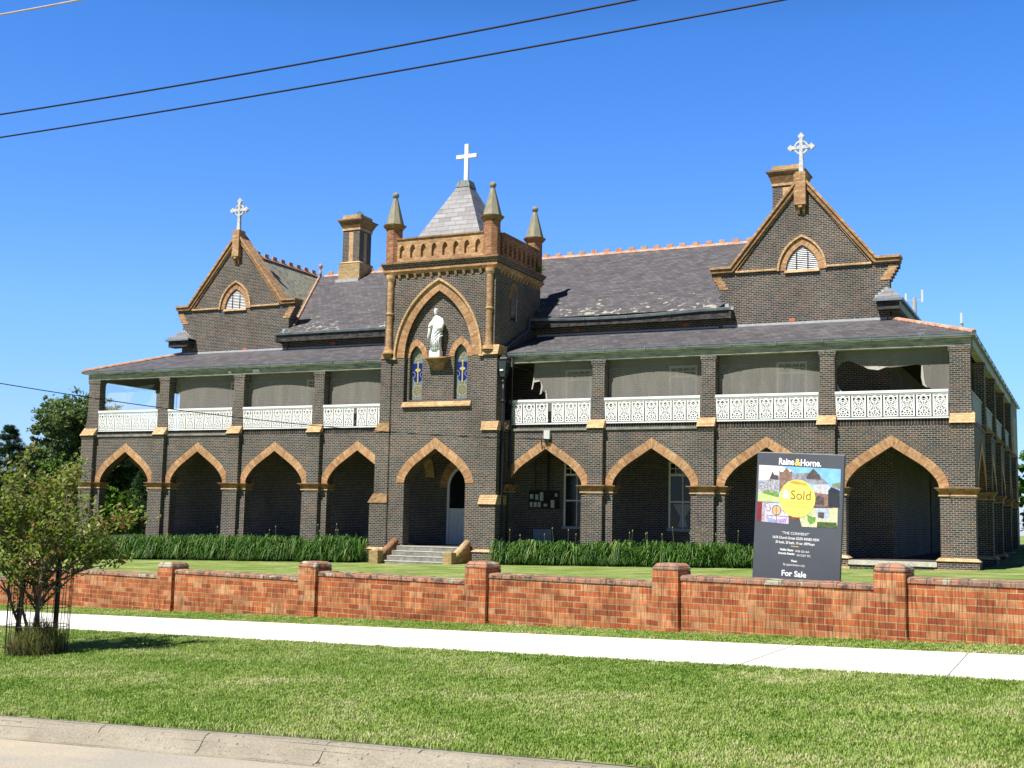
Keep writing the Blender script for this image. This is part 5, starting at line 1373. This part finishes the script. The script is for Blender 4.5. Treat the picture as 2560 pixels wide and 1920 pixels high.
ph4 = spoly(PP((628, 745), (1055, 750), (1048, 935), (820, 955), (645, 950), (622, 870)), .0017, 'small_photo', MPHO('photo_sage', (.58, .64, .38), .25, 15), board)
spoly(PP((800, 750), (960, 752), (950, 870), (830, 860)), .0021, 'photo_house', MPHO('photo_bluegrey', (.42, .50, .62), .3, 30), ph4)
spoly(PP((835, 790), (905, 795), (900, 858), (832, 850)), .0024, 'photo_window', bpy.data.materials['photo_dark'], ph4)
spoly(PP((822, 895), (1040, 900), (1045, 965), (815, 955)), .0024, 'photo_garden', MPHO('photo_darkgreen', (.08, .12, .05), .5, 60), ph4)
spoly(PP((710, 820), (760, 840), (810, 845), (800, 900), (740, 930), (712, 880)), .0024, 'photo_bush', bpy.data.materials['photo_green'], ph4)
spoly(PP((1000, 742), (1058, 745), (1056, 752), (1000, 750)), .0026, 'gold_line', MPHO('gold_ink', (.80, .55, .15)), ph4)
MYE = plainmat('sticker_yellow', (.92, .74, .16), var=.03, rough=.4)
m = M()
cu, cv = photo_to_uv(597, 645); n = 48; pts = []
for i in range(n):
    a = 2 * pi * i / n; rr_ = .208
    pts.append(tuple(SP(cu + rr_ * cos(a), cv + rr_ * sin(a), .0055)))
m.add(pts, [tuple(range(n))]); stk = m.build('sold_sticker', MYE, board, fixn=False)
spoly(PP((500, 470), (560, 448), (690, 475), (750, 530), (700, 500), (600, 492)), .0062, 'sticker_fold', MPHO('sticker_shade', (.62, .36, .06)), stk)
def stext(txt, px, py, size, mt, name, parent, d=.003, bold=0.0, align='CENTER', sx=1.0):
    cu_ = bpy.data.curves.new('t', 'FONT'); cu_.body = txt; cu_.size = size; cu_.align_x = align; cu_.align_y = 'CENTER'; cu_.offset = bold; cu_.resolution_u = 3
    to = bpy.data.objects.new('t', cu_); COL.objects.link(to)
    dg = bpy.context.evaluated_depsgraph_get(); me = bpy.data.meshes.new_from_object(to.evaluated_get(dg)); bpy.data.objects.remove(to)
    me.materials.clear(); me.materials.append(mt); me.name = name
    c = SP(*photo_to_uv(px, py), d)
    R_ = Matrix((ex, ez, -ey)).transposed().to_4x4(); R_.translation = c
    me.transform(R_ @ Matrix.Diagonal((sx, 1, 1, 1))); o = bpy.data.objects.new(name, me); link(o, parent); return o
MW = plainmat('sign_white_ink', (.88, .89, .90), var=.01); MGO = plainmat('sign_gold_ink', (.85, .60, .22), var=.02); MBR = plainmat('sign_brown_ink', (.20, .13, .03), var=.02); MOR = plainmat('sign_orange_ink', (.78, .42, .12), var=.02)
stext('Raine', 480, 240, .122, MW, 'lettering', board, bold=.0035, sx=.80)
stext('&', 608, 250, .125, MGO, 'lettering', board, bold=.0035)
stext('Horne.', 758, 262, .122, MW, 'lettering', board, bold=.0035, sx=.82)
stext('Sold', 640, 615, .175, MBR, 'lettering', stk, d=.0068, sx=.95)
stext('&', 468, 600, .15, MW, 'lettering', stk, d=.0068, bold=.006)
stext('Nellie Hayes', 585, 688, .052, MOR, 'lettering', stk, d=.0068)
stext('0458 326 464', 583, 730, .052, MOR, 'lettering', stk, d=.0068, sx=1.1)
stext('"THE CONVENT"', 570, 1030, .050, MW, 'lettering', board)
stext('161B Church Street GLEN INNES NSW', 570, 1082, .049, MW, 'lettering', board, sx=.80, bold=.0006)
stext('30 beds, 20 bath, 10 car, 8099sqm', 562, 1132, .049, MW, 'lettering', board, sx=.80, bold=.0006)
spoly(PP((515, 1162), (606, 1168), (606, 1174), (514, 1168)), .003, 'gold_rule', MGO, board)
stext('Nellie Hayes', 463, 1208, .040, MW, 'lettering', board, bold=.0012, sx=.9); stext('0458 326 464', 645, 1222, .040, MW, 'lettering', board, sx=.85)
stext('Antonia Reeder', 460, 1248, .040, MW, 'lettering', board, bold=.0012, sx=.9); stext('0412 827 992', 662, 1266, .040, MW, 'lettering', board, sx=.85)
stext('View', 548, 1328, .042, MW, 'lettering', board, bold=.0012); stext('By appointment only', 546, 1370, .042, MW, 'lettering', board, sx=.85)
stext('For Sale', 542, 1468, .105, MW, 'lettering', board, bold=.003)

# ------------------------------------------------------------------ leaves and trees
def leaf_cloud(name, mt, centres, n, size, parent, flat_=.5, shell=.55, seed=1, aspect=.5, droop=0.0):
    """n leaf-sized faces spread through ellipsoids (x, y, z, rx, ry, rz)"""
    rnd = random.Random(seed); vs = []; fs = []
    tot = sum((c[3] * c[4] * c[5]) ** .67 for c in centres)
    for c in centres:
        k = int(n * (c[3] * c[4] * c[5]) ** .67 / tot)
        nclump = max(3, int(k / 28)); clumps = []
        for _ in range(nclump):
            d = Vector((rnd.gauss(0, 1), rnd.gauss(0, 1), rnd.gauss(0, 1))).normalized() * (rnd.uniform(shell, 1.04) if rnd.random() < .8 else rnd.uniform(.2, shell))
            clumps.append((d, rnd.uniform(.10, .24)))
        for _ in range(k):
            d, r_ = clumps[rnd.randrange(nclump)]
            p = Vector((d.x + rnd.gauss(0, r_ * .5), d.y + rnd.gauss(0, r_ * .5), d.z + rnd.gauss(0, r_ * .4)))
            q = Vector((c[0] + p.x * c[3], c[1] + p.y * c[4], c[2] + p.z * c[5]))
            nrm = Vector((rnd.gauss(0, 1), rnd.gauss(0, 1), rnd.gauss(flat_ * 2, 1))).normalized()
            t = nrm.cross(Vector((rnd.gauss(0, 1), rnd.gauss(0, 1), rnd.gauss(0, .6) - droop))).normalized(); b = nrm.cross(t)
            s_ = size * rnd.uniform(.6, 1.35); i = len(vs)
            vs += [tuple(q - t * s_), tuple(q + b * s_ * aspect - t * s_ * .1), tuple(q + t * s_), tuple(q - b * s_ * aspect - t * s_ * .1)]; fs.append((i, i + 1, i + 2, i + 3))
    m = M(); m.v = vs; m.f = fs
    return m.build(name, mt, parent, fixn=False)
LG = [(.05, .10, .018), (.07, .14, .025), (.10, .18, .03), (.14, .21, .05)]
MLF1 = leafmat('broad_leaf', LG, trans=.22); MLF2 = leafmat('bright_leaf', [(.07, .15, .015), (.10, .21, .02), (.14, .26, .03)], trans=.35)
MLF3 = leafmat('conifer_needles', [(.022, .055, .022), (.03, .075, .028), (.045, .095, .035)], trans=.1); MLF4 = leafmat('greyish_leaf', [(.09, .145, .055), (.13, .19, .08), (.19, .25, .12)], trans=.3)
MBARK = plainmat('bark', (.085, .065, .045), var=.35, scale=8, stretch=(1, 1, .3), bmp=.02)
def limbs(m, base, top, r0, n, spread, seed):
    rnd = random.Random(seed); base = Vector(base); top = Vector(top)
    mid = base.lerp(top, .5) + Vector((rnd.uniform(-.2, .2), rnd.uniform(-.2, .2), 0))
    m.tube([base, base.lerp(mid, .5), mid, top], [r0, r0 * .8, r0 * .6, r0 * .2], 8)
    for i in range(n):
        t = rnd.uniform(.3, .85); p = base.lerp(top, t); a = rnd.uniform(0, 2 * pi); q = p + Vector((cos(a) * spread, sin(a) * spread, rnd.uniform(.3, 1) * spread))
        m.tube([p, p.lerp(q, .5) + Vector((0, 0, .1 * spread)), q], [r0 * .4, r0 * .28, r0 * .1], 6)
def tree(name, x, y, h, r, mt, label, n, seed, leaf=.16, blobs=7, base=None, cat='tree', group=None, low=.25, droop=0, aspect=.5):
    z0 = ground_z(x, y) if base is None else base; rnd = random.Random(seed)
    t = empty(name, (x, y, z0), label, cat, group)
    m = M(); limbs(m, (x, y, z0 - .1), (x, y, z0 + h * .8), max(.08, h * .022), 7, r * .6, seed); m.build('trunk', MBARK, t, smooth=True)
    zc_, rz = z0 + h * (low + 1) / 2, h * (1 - low) / 2
    cs = [(x, y, zc_, r * .6, r * .6, rz * .62), (x, y, zc_ + rz * .55, r * .48, r * .48, rz * .42)]
    for i in range(blobs * 2):
        a = rnd.uniform(0, 2 * pi) + i * 2.4; el = -.9 + 1.9 * (i + .5) / (blobs * 2); k_ = sqrt(max(.1, 1 - min(1, abs(el)) ** 2)); s_ = rnd.uniform(.26, .42)
        cs.append((x + cos(a) * r * .66 * k_, y + sin(a) * r * .66 * k_, zc_ + rz * .68 * el, r * s_, r * s_, rz * s_ * .8))
    leaf_cloud('crown', mt, cs, n, leaf, t, seed=seed, droop=droop, aspect=aspect)
    return t
def conifer(x, y, h, r, label, n, seed, group=None, lean=(0, 0)):
    z0 = ground_z(x, y); rnd = random.Random(seed); t = empty('conifer_tree', (x, y, z0), label, 'tree', group)
    m = M(); m.tube([(x, y, z0 - .1), (x + lean[0] * .5, y, z0 + h * .5), (x + lean[0], y + lean[1], z0 + h)], [h * .03, h * .018, .02], 8); m.build('trunk', MBARK, t, smooth=True)
    vs = []; fs = []; nb = int(n / 90)
    for b in range(nb):
        f = rnd.random() ** .8; zz = z0 + h * (.08 + .92 * f); R_ = r * (1 - f) ** .75 * rnd.uniform(.6, 1.1) + .12; a = rnd.uniform(0, 2 * pi)
        ox, oy = lean[0] * f, lean[1] * f
        for k in range(90):
            s_ = rnd.random() ** .6; wdt = .22 * R_ * (1.1 - s_) + .05
            q = Vector((x + ox + cos(a) * R_ * s_ - sin(a) * rnd.gauss(0, wdt), y + oy + sin(a) * R_ * s_ + cos(a) * rnd.gauss(0, wdt), zz + .35 * R_ * s_ * (1 if f > .6 else .2) - .12 * R_ * s_ * s_ + rnd.gauss(0, .05)))
            d = Vector((cos(a) + rnd.gauss(0, .4), sin(a) + rnd.gauss(0, .4), .25 + rnd.gauss(0, .3))).normalized(); sd = d.cross(Vector((rnd.gauss(0, 1), rnd.gauss(0, 1), 1))).normalized()
            L_ = rnd.uniform(.10, .24); i = len(vs); vs += [tuple(q - sd * .022), tuple(q + sd * .022), tuple(q + d * L_)]; fs.append((i, i + 1, i + 2))
    m = M(); m.v = vs; m.f = fs; m.build('crown', MLF3, t, fixn=False)
    return t
GB = 'trees beyond the left end of the convent'
tree('broadleaf_tree', -60.9, 13.0, 10.6, 4.3, MLF4, 'tallest grey-green broadleaf tree rising left of the verandah corner', 42000, 11, leaf=.13, blobs=9, group=GB)
tree('broadleaf_tree', -65.0, 14.0, 7.6, 3.4, MLF4, 'smaller grey-green tree stepping down left of the tallest one', 26000, 36, leaf=.13, blobs=7, group=GB, low=.0)
tree('broadleaf_tree', -54.6, 9.0, 4.3, 1.5, MLF2, 'bright green leafy tree seen through the leftmost arch', 22000, 12, leaf=.12, group=GB, low=.0)
tree('broadleaf_tree', -59.6, 9.5, 5.8, 2.8, MLF1, 'dark green rounded tree close behind the verandah corner', 26000, 13, leaf=.12, group=GB, low=.0)
tree('broadleaf_tree', -64.6, 6.5, 5.7, 3.2, MLF1, 'dense mid green tree at the left edge behind the young street tree', 26000, 14, leaf=.12, group=GB, low=.0)
tree('broadleaf_tree', -57.0, 17.5, 6.4, 3.4, MLF1, 'large shaded tree at the back of the leftmost arch', 26000, 15, leaf=.14, group=GB, low=.0)
tree('broadleaf_tree', -62.0, 18.5, 7.0, 3.6, MLF1, 'dark rounded tree between the tallest tree and the arch', 26000, 25, leaf=.14, group=GB, low=.0)
tree('broadleaf_tree', -67.5, 12.5, 5.2, 3.6, MLF3, 'low dark tree at the far left edge of the view', 22000, 35, leaf=.13, group=GB, low=.0)
tree('broadleaf_tree', -55.2, 13.5, 4.8, 2.3, MLF1, 'low dark tree filling the right side of the leftmost arch', 20000, 45, leaf=.12, group=GB, low=.0)
tree('broadleaf_tree', -58.2, 14.0, 5.0, 2.3, MLF1, 'low dark tree in the middle of the leftmost arch', 20000, 46, leaf=.12, group=GB, low=.0)
conifer(-61.2, 7.4, 7.6, 2.6, 'taller blue-green conifer with a leaning tip left of the broadleaf tree', 24000, 16, GB, lean=(-.15, 0))
conifer(-62.4, 6.6, 6.7, 2.4, 'shorter blue-green conifer at the left edge of the view', 20000, 17, GB, lean=(-.2, 0))
conifer(-53.9, 11.5, 5.0, 2.2, 'low dark conifer spreading behind the leftmost arch', 18000, 18, GB)
conifer(-58.4, 6.0, 4.8, 2.0, 'dark conifer beside the left corner pier', 16000, 26, GB)
tree('broadleaf_tree', -2.7, 34, 6.6, 2.4, MLF2, 'bright green tree at the right edge beyond the convent', 12000, 19, leaf=.13, group='trees beyond the right end of the convent', low=.12)
sb = tree('flowering_shrub', -3.15, 26.5, 1.9, .62, MLF2, 'round bright shrub with white flowers at the right edge', 3500, 20, leaf=.08, blobs=4, cat='shrub', low=.1)
m = M(); rnd = random.Random(3)
for i in range(60):
    a, b = rnd.uniform(0, 2 * pi), rnd.uniform(-.2, 1.2); x, y, z = -3.15 + .55 * cos(a) * cos(b), 26.5 + .55 * sin(a) * cos(b), ground_z(-3.15, 26.5) + 1.0 + .8 * sin(b)
    m.lathe(x, y, [(.01, z - .03), (.05, z), (.01, z + .03)], 6)
m.build('white_flowers', MWHITE, sb)

# strap-leaved beds
MSTRAP = leafmat('strap_leaf', [(.018, .055, .008), (.030, .095, .012), (.05, .14, .018), (.08, .19, .03), (.20, .26, .06)], trans=.22, rough=.5)
def strap_bed(x0, x1, y0, y1, h, n, label, seed):
    rnd = random.Random(seed); m = M()
    clumps = []; 
    for i in range(int(n / 55)): clumps.append((rnd.uniform(x0, x1), rnd.uniform(y0, y1), rnd.uniform(.6, 1.2)))
    for i in range(n):
        cx_, cy_, hs = clumps[i % len(clumps)]
        bx, by = cx_ + rnd.gauss(0, .10), cy_ + rnd.gauss(0, .09); z0 = ground_z(bx, by) - .02
        a = rnd.uniform(0, 2 * pi) if rnd.random() < .6 else -pi / 2 + rnd.gauss(0, .8)
        H = h * hs * rnd.uniform(.35, 1.08); R_ = h * rnd.uniform(.35, .95); w = rnd.uniform(.014, .028)
        px, py = -sin(a) * w, cos(a) * w; k = 5; b0 = len(m.v)
        for j in range(k):
            t = j / (k - 1); rr = R_ * (t ** 1.5); zz = H * sin(t * pi * (.66, .78, .88, .95)[i % 4]); ws = (1, 1.05, .9, .6, .08)[j]
            m.v.append((bx + cos(a) * rr - px * ws, by + sin(a) * rr - py * ws, z0 + zz)); m.v.append((bx + cos(a) * rr + px * ws, by + sin(a) * rr + py * ws, z0 + zz))
        for j in range(k - 1): q = b0 + 2 * j; m.f.append((q, q + 1, q + 3, q + 2))
    o = m.build('strap_leaf_bed', MSTRAP, None, fixn=False); tag(o, label, 'plants', kind='stuff'); return o
strap_bed(-47.6, -29.75, -1.75, -.55, 1.02, 19000, 'long bed of dark green strap-leaved plants left of the entrance', 31)
strap_bed(-22.65, -9.6, -1.75, -.5, .88, 15000, 'bed of dark green strap-leaved plants right of the lamp post', 32)
def stalks(x0, x1, n, seed, label, zt):
    rnd = random.Random(seed); m = M()
    for i in range(n):
        x, y = rnd.uniform(x0, x1), rnd.uniform(-1.3, -.5); z0 = ground_z(x, y); h = zt * rnd.uniform(.85, 1.15); dx = rnd.uniform(-.12, .12)
        m.tube([(x, y, z0), (x + dx * .4, y, z0 + h * .6), (x + dx, y, z0 + h)], [.006, .005, .004], 4); m.lathe(x + dx, y, [(.004, z0 + h - .02), (.024, z0 + h + .02), (.018, z0 + h + .05), (.003, z0 + h + .08)], 5)
    o = m.build('flower_stalks', plainmat('pale_stalk', (.24, .28, .10), var=.2) if 'pale_stalk' not in bpy.data.materials else bpy.data.materials['pale_stalk'], None, fixn=False); tag(o, label, 'plants', kind='stuff')
stalks(-38, -29.8, 13, 41, 'thin budding flower stalks above the bed left of the entrance', 1.55); stalks(-22.6, -12.5, 22, 42, 'thin budding flower stalks above the bed right of the lamp post', 1.35)
# little fern on the tower
def weed(x, y, z):
    m = M(); rnd = random.Random(5)
    for i in range(40):
        a = rnd.uniform(0, 2 * pi); l = rnd.uniform(.15, .42); m.beam((x, y, z), (x + cos(a) * l, y + sin(a) * l * .6, z + rnd.uniform(.0, .35)), .03, .01)
    o = m.build('wall_fern', MLF2, None, fixn=False); tag(o, 'small green fern growing out of the tower cornice', 'plant')
weed(TR + .15, 3.3, 11.62)

# ------------------------------------------------------------------ street tree with guard, stakes, rough grass
tu, tw_ = 4.85, 5.15; tx0, ty0 = xy(tu, tw_); tz0 = street_z(tu, tw_)
T = empty('young_street_tree', (tx0, ty0, tz0), 'young multi-stemmed street tree with reddish leaf tips inside a wire guard', 'tree')
rnd = random.Random(77); m = M(); tips = []
def branch(p, d, L_, r_, depth):
    p = Vector(p); d = Vector(d).normalized(); pts = [p]; rads = [r_]
    for k in range(4):
        d = (d + Vector((rnd.gauss(0, .10), rnd.gauss(0, .10), rnd.gauss(.02, .06)))).normalized(); p = p + d * (L_ / 4); pts.append(p); rads.append(r_ * (1 - .16 * (k + 1)))
        if depth > 0 and k >= (1 if depth > 1 else 2):
            for _ in range(2):
                a = rnd.uniform(0, 2 * pi); sp_ = rnd.uniform(.5, .95); dd = (d * .7 + Vector((cos(a) * sp_, sin(a) * sp_, rnd.uniform(-.1, .5)))).normalized()
                branch(p, dd, L_ * rnd.uniform(.45, .7), r_ * .5, depth - 1)
    m.tube(pts, rads, 7 if r_ > .01 else 5)
    if depth <= 1:
        for q in pts[1:]: tips.append((q, d))
rr2 = Vector((r2.x, r2.y, 0)).normalized()
for (dx, dz, L_, r_) in ((-.14, 1, 1.2, .035), (.04, 1, 1.3, .038), (-.55, 1, 1.15, .026), (.16, 1, 1.1, .03), (-.3, 1, 1.2, .026)):
    branch((tx0 + dx * .12, ty0 + rnd.uniform(-.05, .05), tz0 - .03), (dx * rr2.x, dx * rr2.y + rnd.uniform(-.12, .12), dz), L_, r_, 2)
for (sx, sz, L_) in ((.45, 1.0, .85), (.70, .30, .60), (-.8, .4, .9), (.25, 1.0, 1.0), (-.4, 1.1, 1.1), (.50, 1.5, .95), (-.7, .9, 1.1), (-1.0, .7, 1.0)):
    branch((tx0 + sx * .1, ty0, tz0 + .85), (sx * rr2.x + rnd.uniform(-.2, .2), sx * rr2.y + rnd.uniform(-.3, .3), sz), L_, .018, 2)
m.build('trunk', plainmat('smooth_bark', (.16, .13, .10), col2=(.07, .055, .045), scale=9), T, smooth=True)
m = M(); m2 = M()
for q, d in tips:
    for _ in range(6):
        c = q + Vector((rnd.gauss(0, .05), rnd.gauss(0, .05), rnd.gauss(0, .03))); nrm = Vector((rnd.gauss(0, .8), rnd.gauss(0, .8), 1)).normalized(); t = nrm.cross(Vector((rnd.gauss(0, 1), rnd.gauss(0, 1), -.4))).normalized(); b = nrm.cross(t); s_ = rnd.uniform(.026, .044)
        tgt = m2 if rnd.random() < .07 + .2 * (mnoise.noise(Vector(q) * 2.1) > .25) else m; i = len(tgt.v)
        tgt.v += [tuple(c - t * s_), tuple(c + b * s_ * .5), tuple(c + t * s_), tuple(c - b * s_ * .5)]; tgt.f.append((i, i + 1, i + 2, i + 3))
m.build('crown', leafmat('young_leaf', [(.10, .15, .025), (.15, .21, .035), (.21, .27, .06), (.30, .32, .13)], trans=.45, rough=.4), T, fixn=False)
m2.build('red_leaf_tips', leafmat('red_leaf', [(.18, .09, .04), (.27, .11, .05), (.22, .15, .06)], trans=.3), T, fixn=False)
def stake(u, w, h, label, lean):
    x, y = xy(u, w); z = street_z(u, w); t = empty('timber_stake', (x, y, z), label, 'stake', 'stakes beside the street tree')
    m = M(); m.beam((x, y, z - .1), (x + lean, y, z + h), .045, .045); m.build('post', plainmat('stained_hardwood', (.045, .022, .016), var=.3) if 'stained_hardwood' not in bpy.data.materials else bpy.data.materials['stained_hardwood'], t)
    return x + lean, y, z + h, t
sx_, sy_, sz_, st_ = stake(4.62, 5.30, 1.20, 'dark timber stake with a pale cap at the left of the street tree', .10)
m = M(); m.box(sx_ - .035, sx_ + .035, sy_ - .035, sy_ + .035, sz_ - .03, sz_ + .05); m.build('cap', MLEAD, st_)
stake(4.72, 4.80, 1.20, 'plain dark timber stake at the right of the street tree', .02)
# wire guard
G_ = empty('wire_tree_guard', (tx0, ty0, tz0), 'rusty wire mesh guard round the base of the street tree', 'tree guard')
m = M(); nV = 18; RG = .37
for i in range(nV):
    a = 2 * pi * i / nV; x, y = tx0 + RG * cos(a), ty0 + RG * sin(a); m.tube([(x, y, tz0), (x + .03 * cos(a), y + .02, tz0 + 1.08)], .006, 4)
m.build('upright_wires', plainmat('rusty_wire', (.05, .04, .035)), G_)
m = M()
for h in (.12, .36, .6, .84, 1.06):
    m.tube([(tx0 + (RG + .02 * h) * cos(2 * pi * i / 24), ty0 + (RG + .02 * h) * sin(2 * pi * i / 24), tz0 + h) for i in range(25)], .0045, 4)
m.build('ring_wires', bpy.data.materials['rusty_wire'], G_)
# rough grass tuft
m = M(); rnd = random.Random(9)
for i in range(2600):
    a0 = rnd.uniform(0, 2 * pi); r0 = .33 * sqrt(rnd.random()); x, y = tx0 + .05 + r0 * cos(a0), ty0 - .05 + r0 * sin(a0); a = rnd.uniform(0, 2 * pi); H = rnd.uniform(.06, .55) * (1.0 if x > tx0 else .7) * (1.15 - r0 / .33 * .5); R_ = rnd.uniform(.02, .32); w = rnd.uniform(.0025, .005)
    px, py = -sin(a) * w, cos(a) * w; i0 = len(m.v)
    m.v += [(x - px, y - py, tz0 - .01), (x + px, y + py, tz0 - .01), (x + cos(a) * R_ * .3 + px, y + sin(a) * R_ * .3 + py, tz0 + H * .7), (x + cos(a) * R_ * .3 - px, y + sin(a) * R_ * .3 - py, tz0 + H * .7), (x + cos(a) * R_, y + sin(a) * R_, tz0 + H)]
    m.f += [(i0, i0 + 1, i0 + 2, i0 + 3), (i0 + 3, i0 + 2, i0 + 4)]
o = m.build('rough_grass_clump', leafmat('dry_grass', [(.10, .18, .03), (.20, .20, .08), (.38, .32, .19), (.20, .16, .08)], trans=.25), None, fixn=False); tag(o, 'clump of long half-dry grass inside the wire tree guard', 'grass', kind='stuff')

# ------------------------------------------------------------------ overhead cables
def ray_pt(px, py, t):
    d = fw + r2 * ((px - 1280) / F) - u2 * ((py - 960) / F); return Vector((0, -CD, 0)) + d * t
def cable(p0, p1, sag, r_, label, mt=MWIRE, name='overhead_cable'):
    p0, p1 = Vector(p0), Vector(p1); n = 40; pts = []
    for i in range(n + 1):
        t = i / n; pts.append(p0.lerp(p1, t) - Vector((0, 0, sag * 4 * t * (1 - t))))
    m = M(); m.tube(pts, r_, 6); o = m.build(name, mt, None, smooth=True); tag(o, label, 'cable', 'overhead power cables above the street'); return o
cable((-19.4, -42.0, 3.02), (4.0, -31.5, 7.80), 0.0, .012, 'lower of the two dark cables crossing the blue sky') if False else None
def cable3(a, mid, b, r_, label, mt=MWIRE, t0=-.5, t1=1.5, group='dark overhead cables crossing the sky', name='overhead_cable'):
    a, mid, b = Vector(a), Vector(mid), Vector(b)
    tm = (mid - a).xy.length / (b - a).xy.length; zl = a.z + (b.z - a.z) * tm; k = (mid.z - zl) / (tm * (tm - 1))
    pts = []
    for i in range(61):
        t = t0 + (t1 - t0) * i / 60; p = a.lerp(b, t); p.z += k * t * (t - 1); pts.append(p)
    m = M(); m.tube(pts, r_, 6); o = m.build(name, mt, None, smooth=True); tag(o, label, 'cable', group)
cable3((-16.396, -33.847, 6.6), (-9.82, -33.942, 6.545), (-5.067, -34.01, 6.6), .014, 'upper of the two dark cables slanting across the blue sky')
cable3((-17.418, -32.93, 6.6), (-9.136, -33.142, 6.547), (-3.347, -33.29, 6.6), .014, 'lower of the two dark cables slanting across the blue sky')
cable3((-13.051, -36.847, 6.6), (-12.33, -36.81, 6.598), (-11.69, -36.784, 6.6), .013, 'short pale grey cable in the top left corner of the sky', plainmat('pale_cable', (.42, .38, .33), var=.1), -3, 4, None)
cable3((-21.14, -.15, 3.50), (-24.95, -7.38, 3.34), (-31.6, -20.0, 4.033), .016, 'thin dark service cable running down to the grey box above the arch', MWIRE, 0, 1.35, None, 'service_cable')
rnd = random.Random(21); m = M()
for i in range(150):
    u, w = rnd.uniform(0, 17), rnd.uniform(.3, 8.0)
    if pw0(u) < w < pw1(u): continue
    x, y = xy(u, w); z = street_z(u, w) + rnd.uniform(.02, .045); a = rnd.uniform(0, 6.28); r_ = rnd.uniform(.010, .028)
    m.add([(x + r_ * cos(a), y + r_ * sin(a), z), (x - r_ * .5 * sin(a), y + r_ * .5 * cos(a), z + .012), (x - r_ * cos(a), y - r_ * sin(a), z + .004), (x + r_ * .5 * sin(a), y - r_ * .5 * cos(a), z + .010)], [(0, 1, 2, 3)])
o = m.build('fallen_leaves', leafmat('fallen_leaf', [(.42, .34, .20), (.55, .50, .42), (.30, .20, .10)], trans=.1), None, fixn=False); tag(o, 'dry fallen leaves scattered over the verge grass', 'leaves', kind='stuff')
# phone masts far beyond
def mast(x, y, zt, r_, label, ants):
    g0 = -3.0; t = empty('phone_mast', (x, y, g0), label, 'mast', 'grey phone masts beyond the roof')
    m = M(); m.tube([(x, y, g0 - 1), (x, y, zt)], [r_ * 1.5, r_], 8); m.build('pole', MLEAD, t)
    for k, (dx, h0, h1) in enumerate(ants):
        m = M(); m.box(x + dx - .13, x + dx + .13, y - .3, y - .15, zt + h0, zt + h1); p_ = m.build('panel_antenna', MGREYM, t)
        m = M(); m.beam((x, y, zt - .3), (x + dx, y - .2, zt - .3), .08, .12); m.build('bracket', MLEAD, p_)
mast(-20.7, 120, 30.7, .28, 'distant grey mast with two panel antennas just right of the right gable', ((-1.05, -.9, .6), (1.05, -.7, 1.0)))
mast(-14.8, 120, 27.0, .22, 'thinner distant grey mast further right above the verandah hip', ((.0, -.1, 1.3),))
ground_far = None
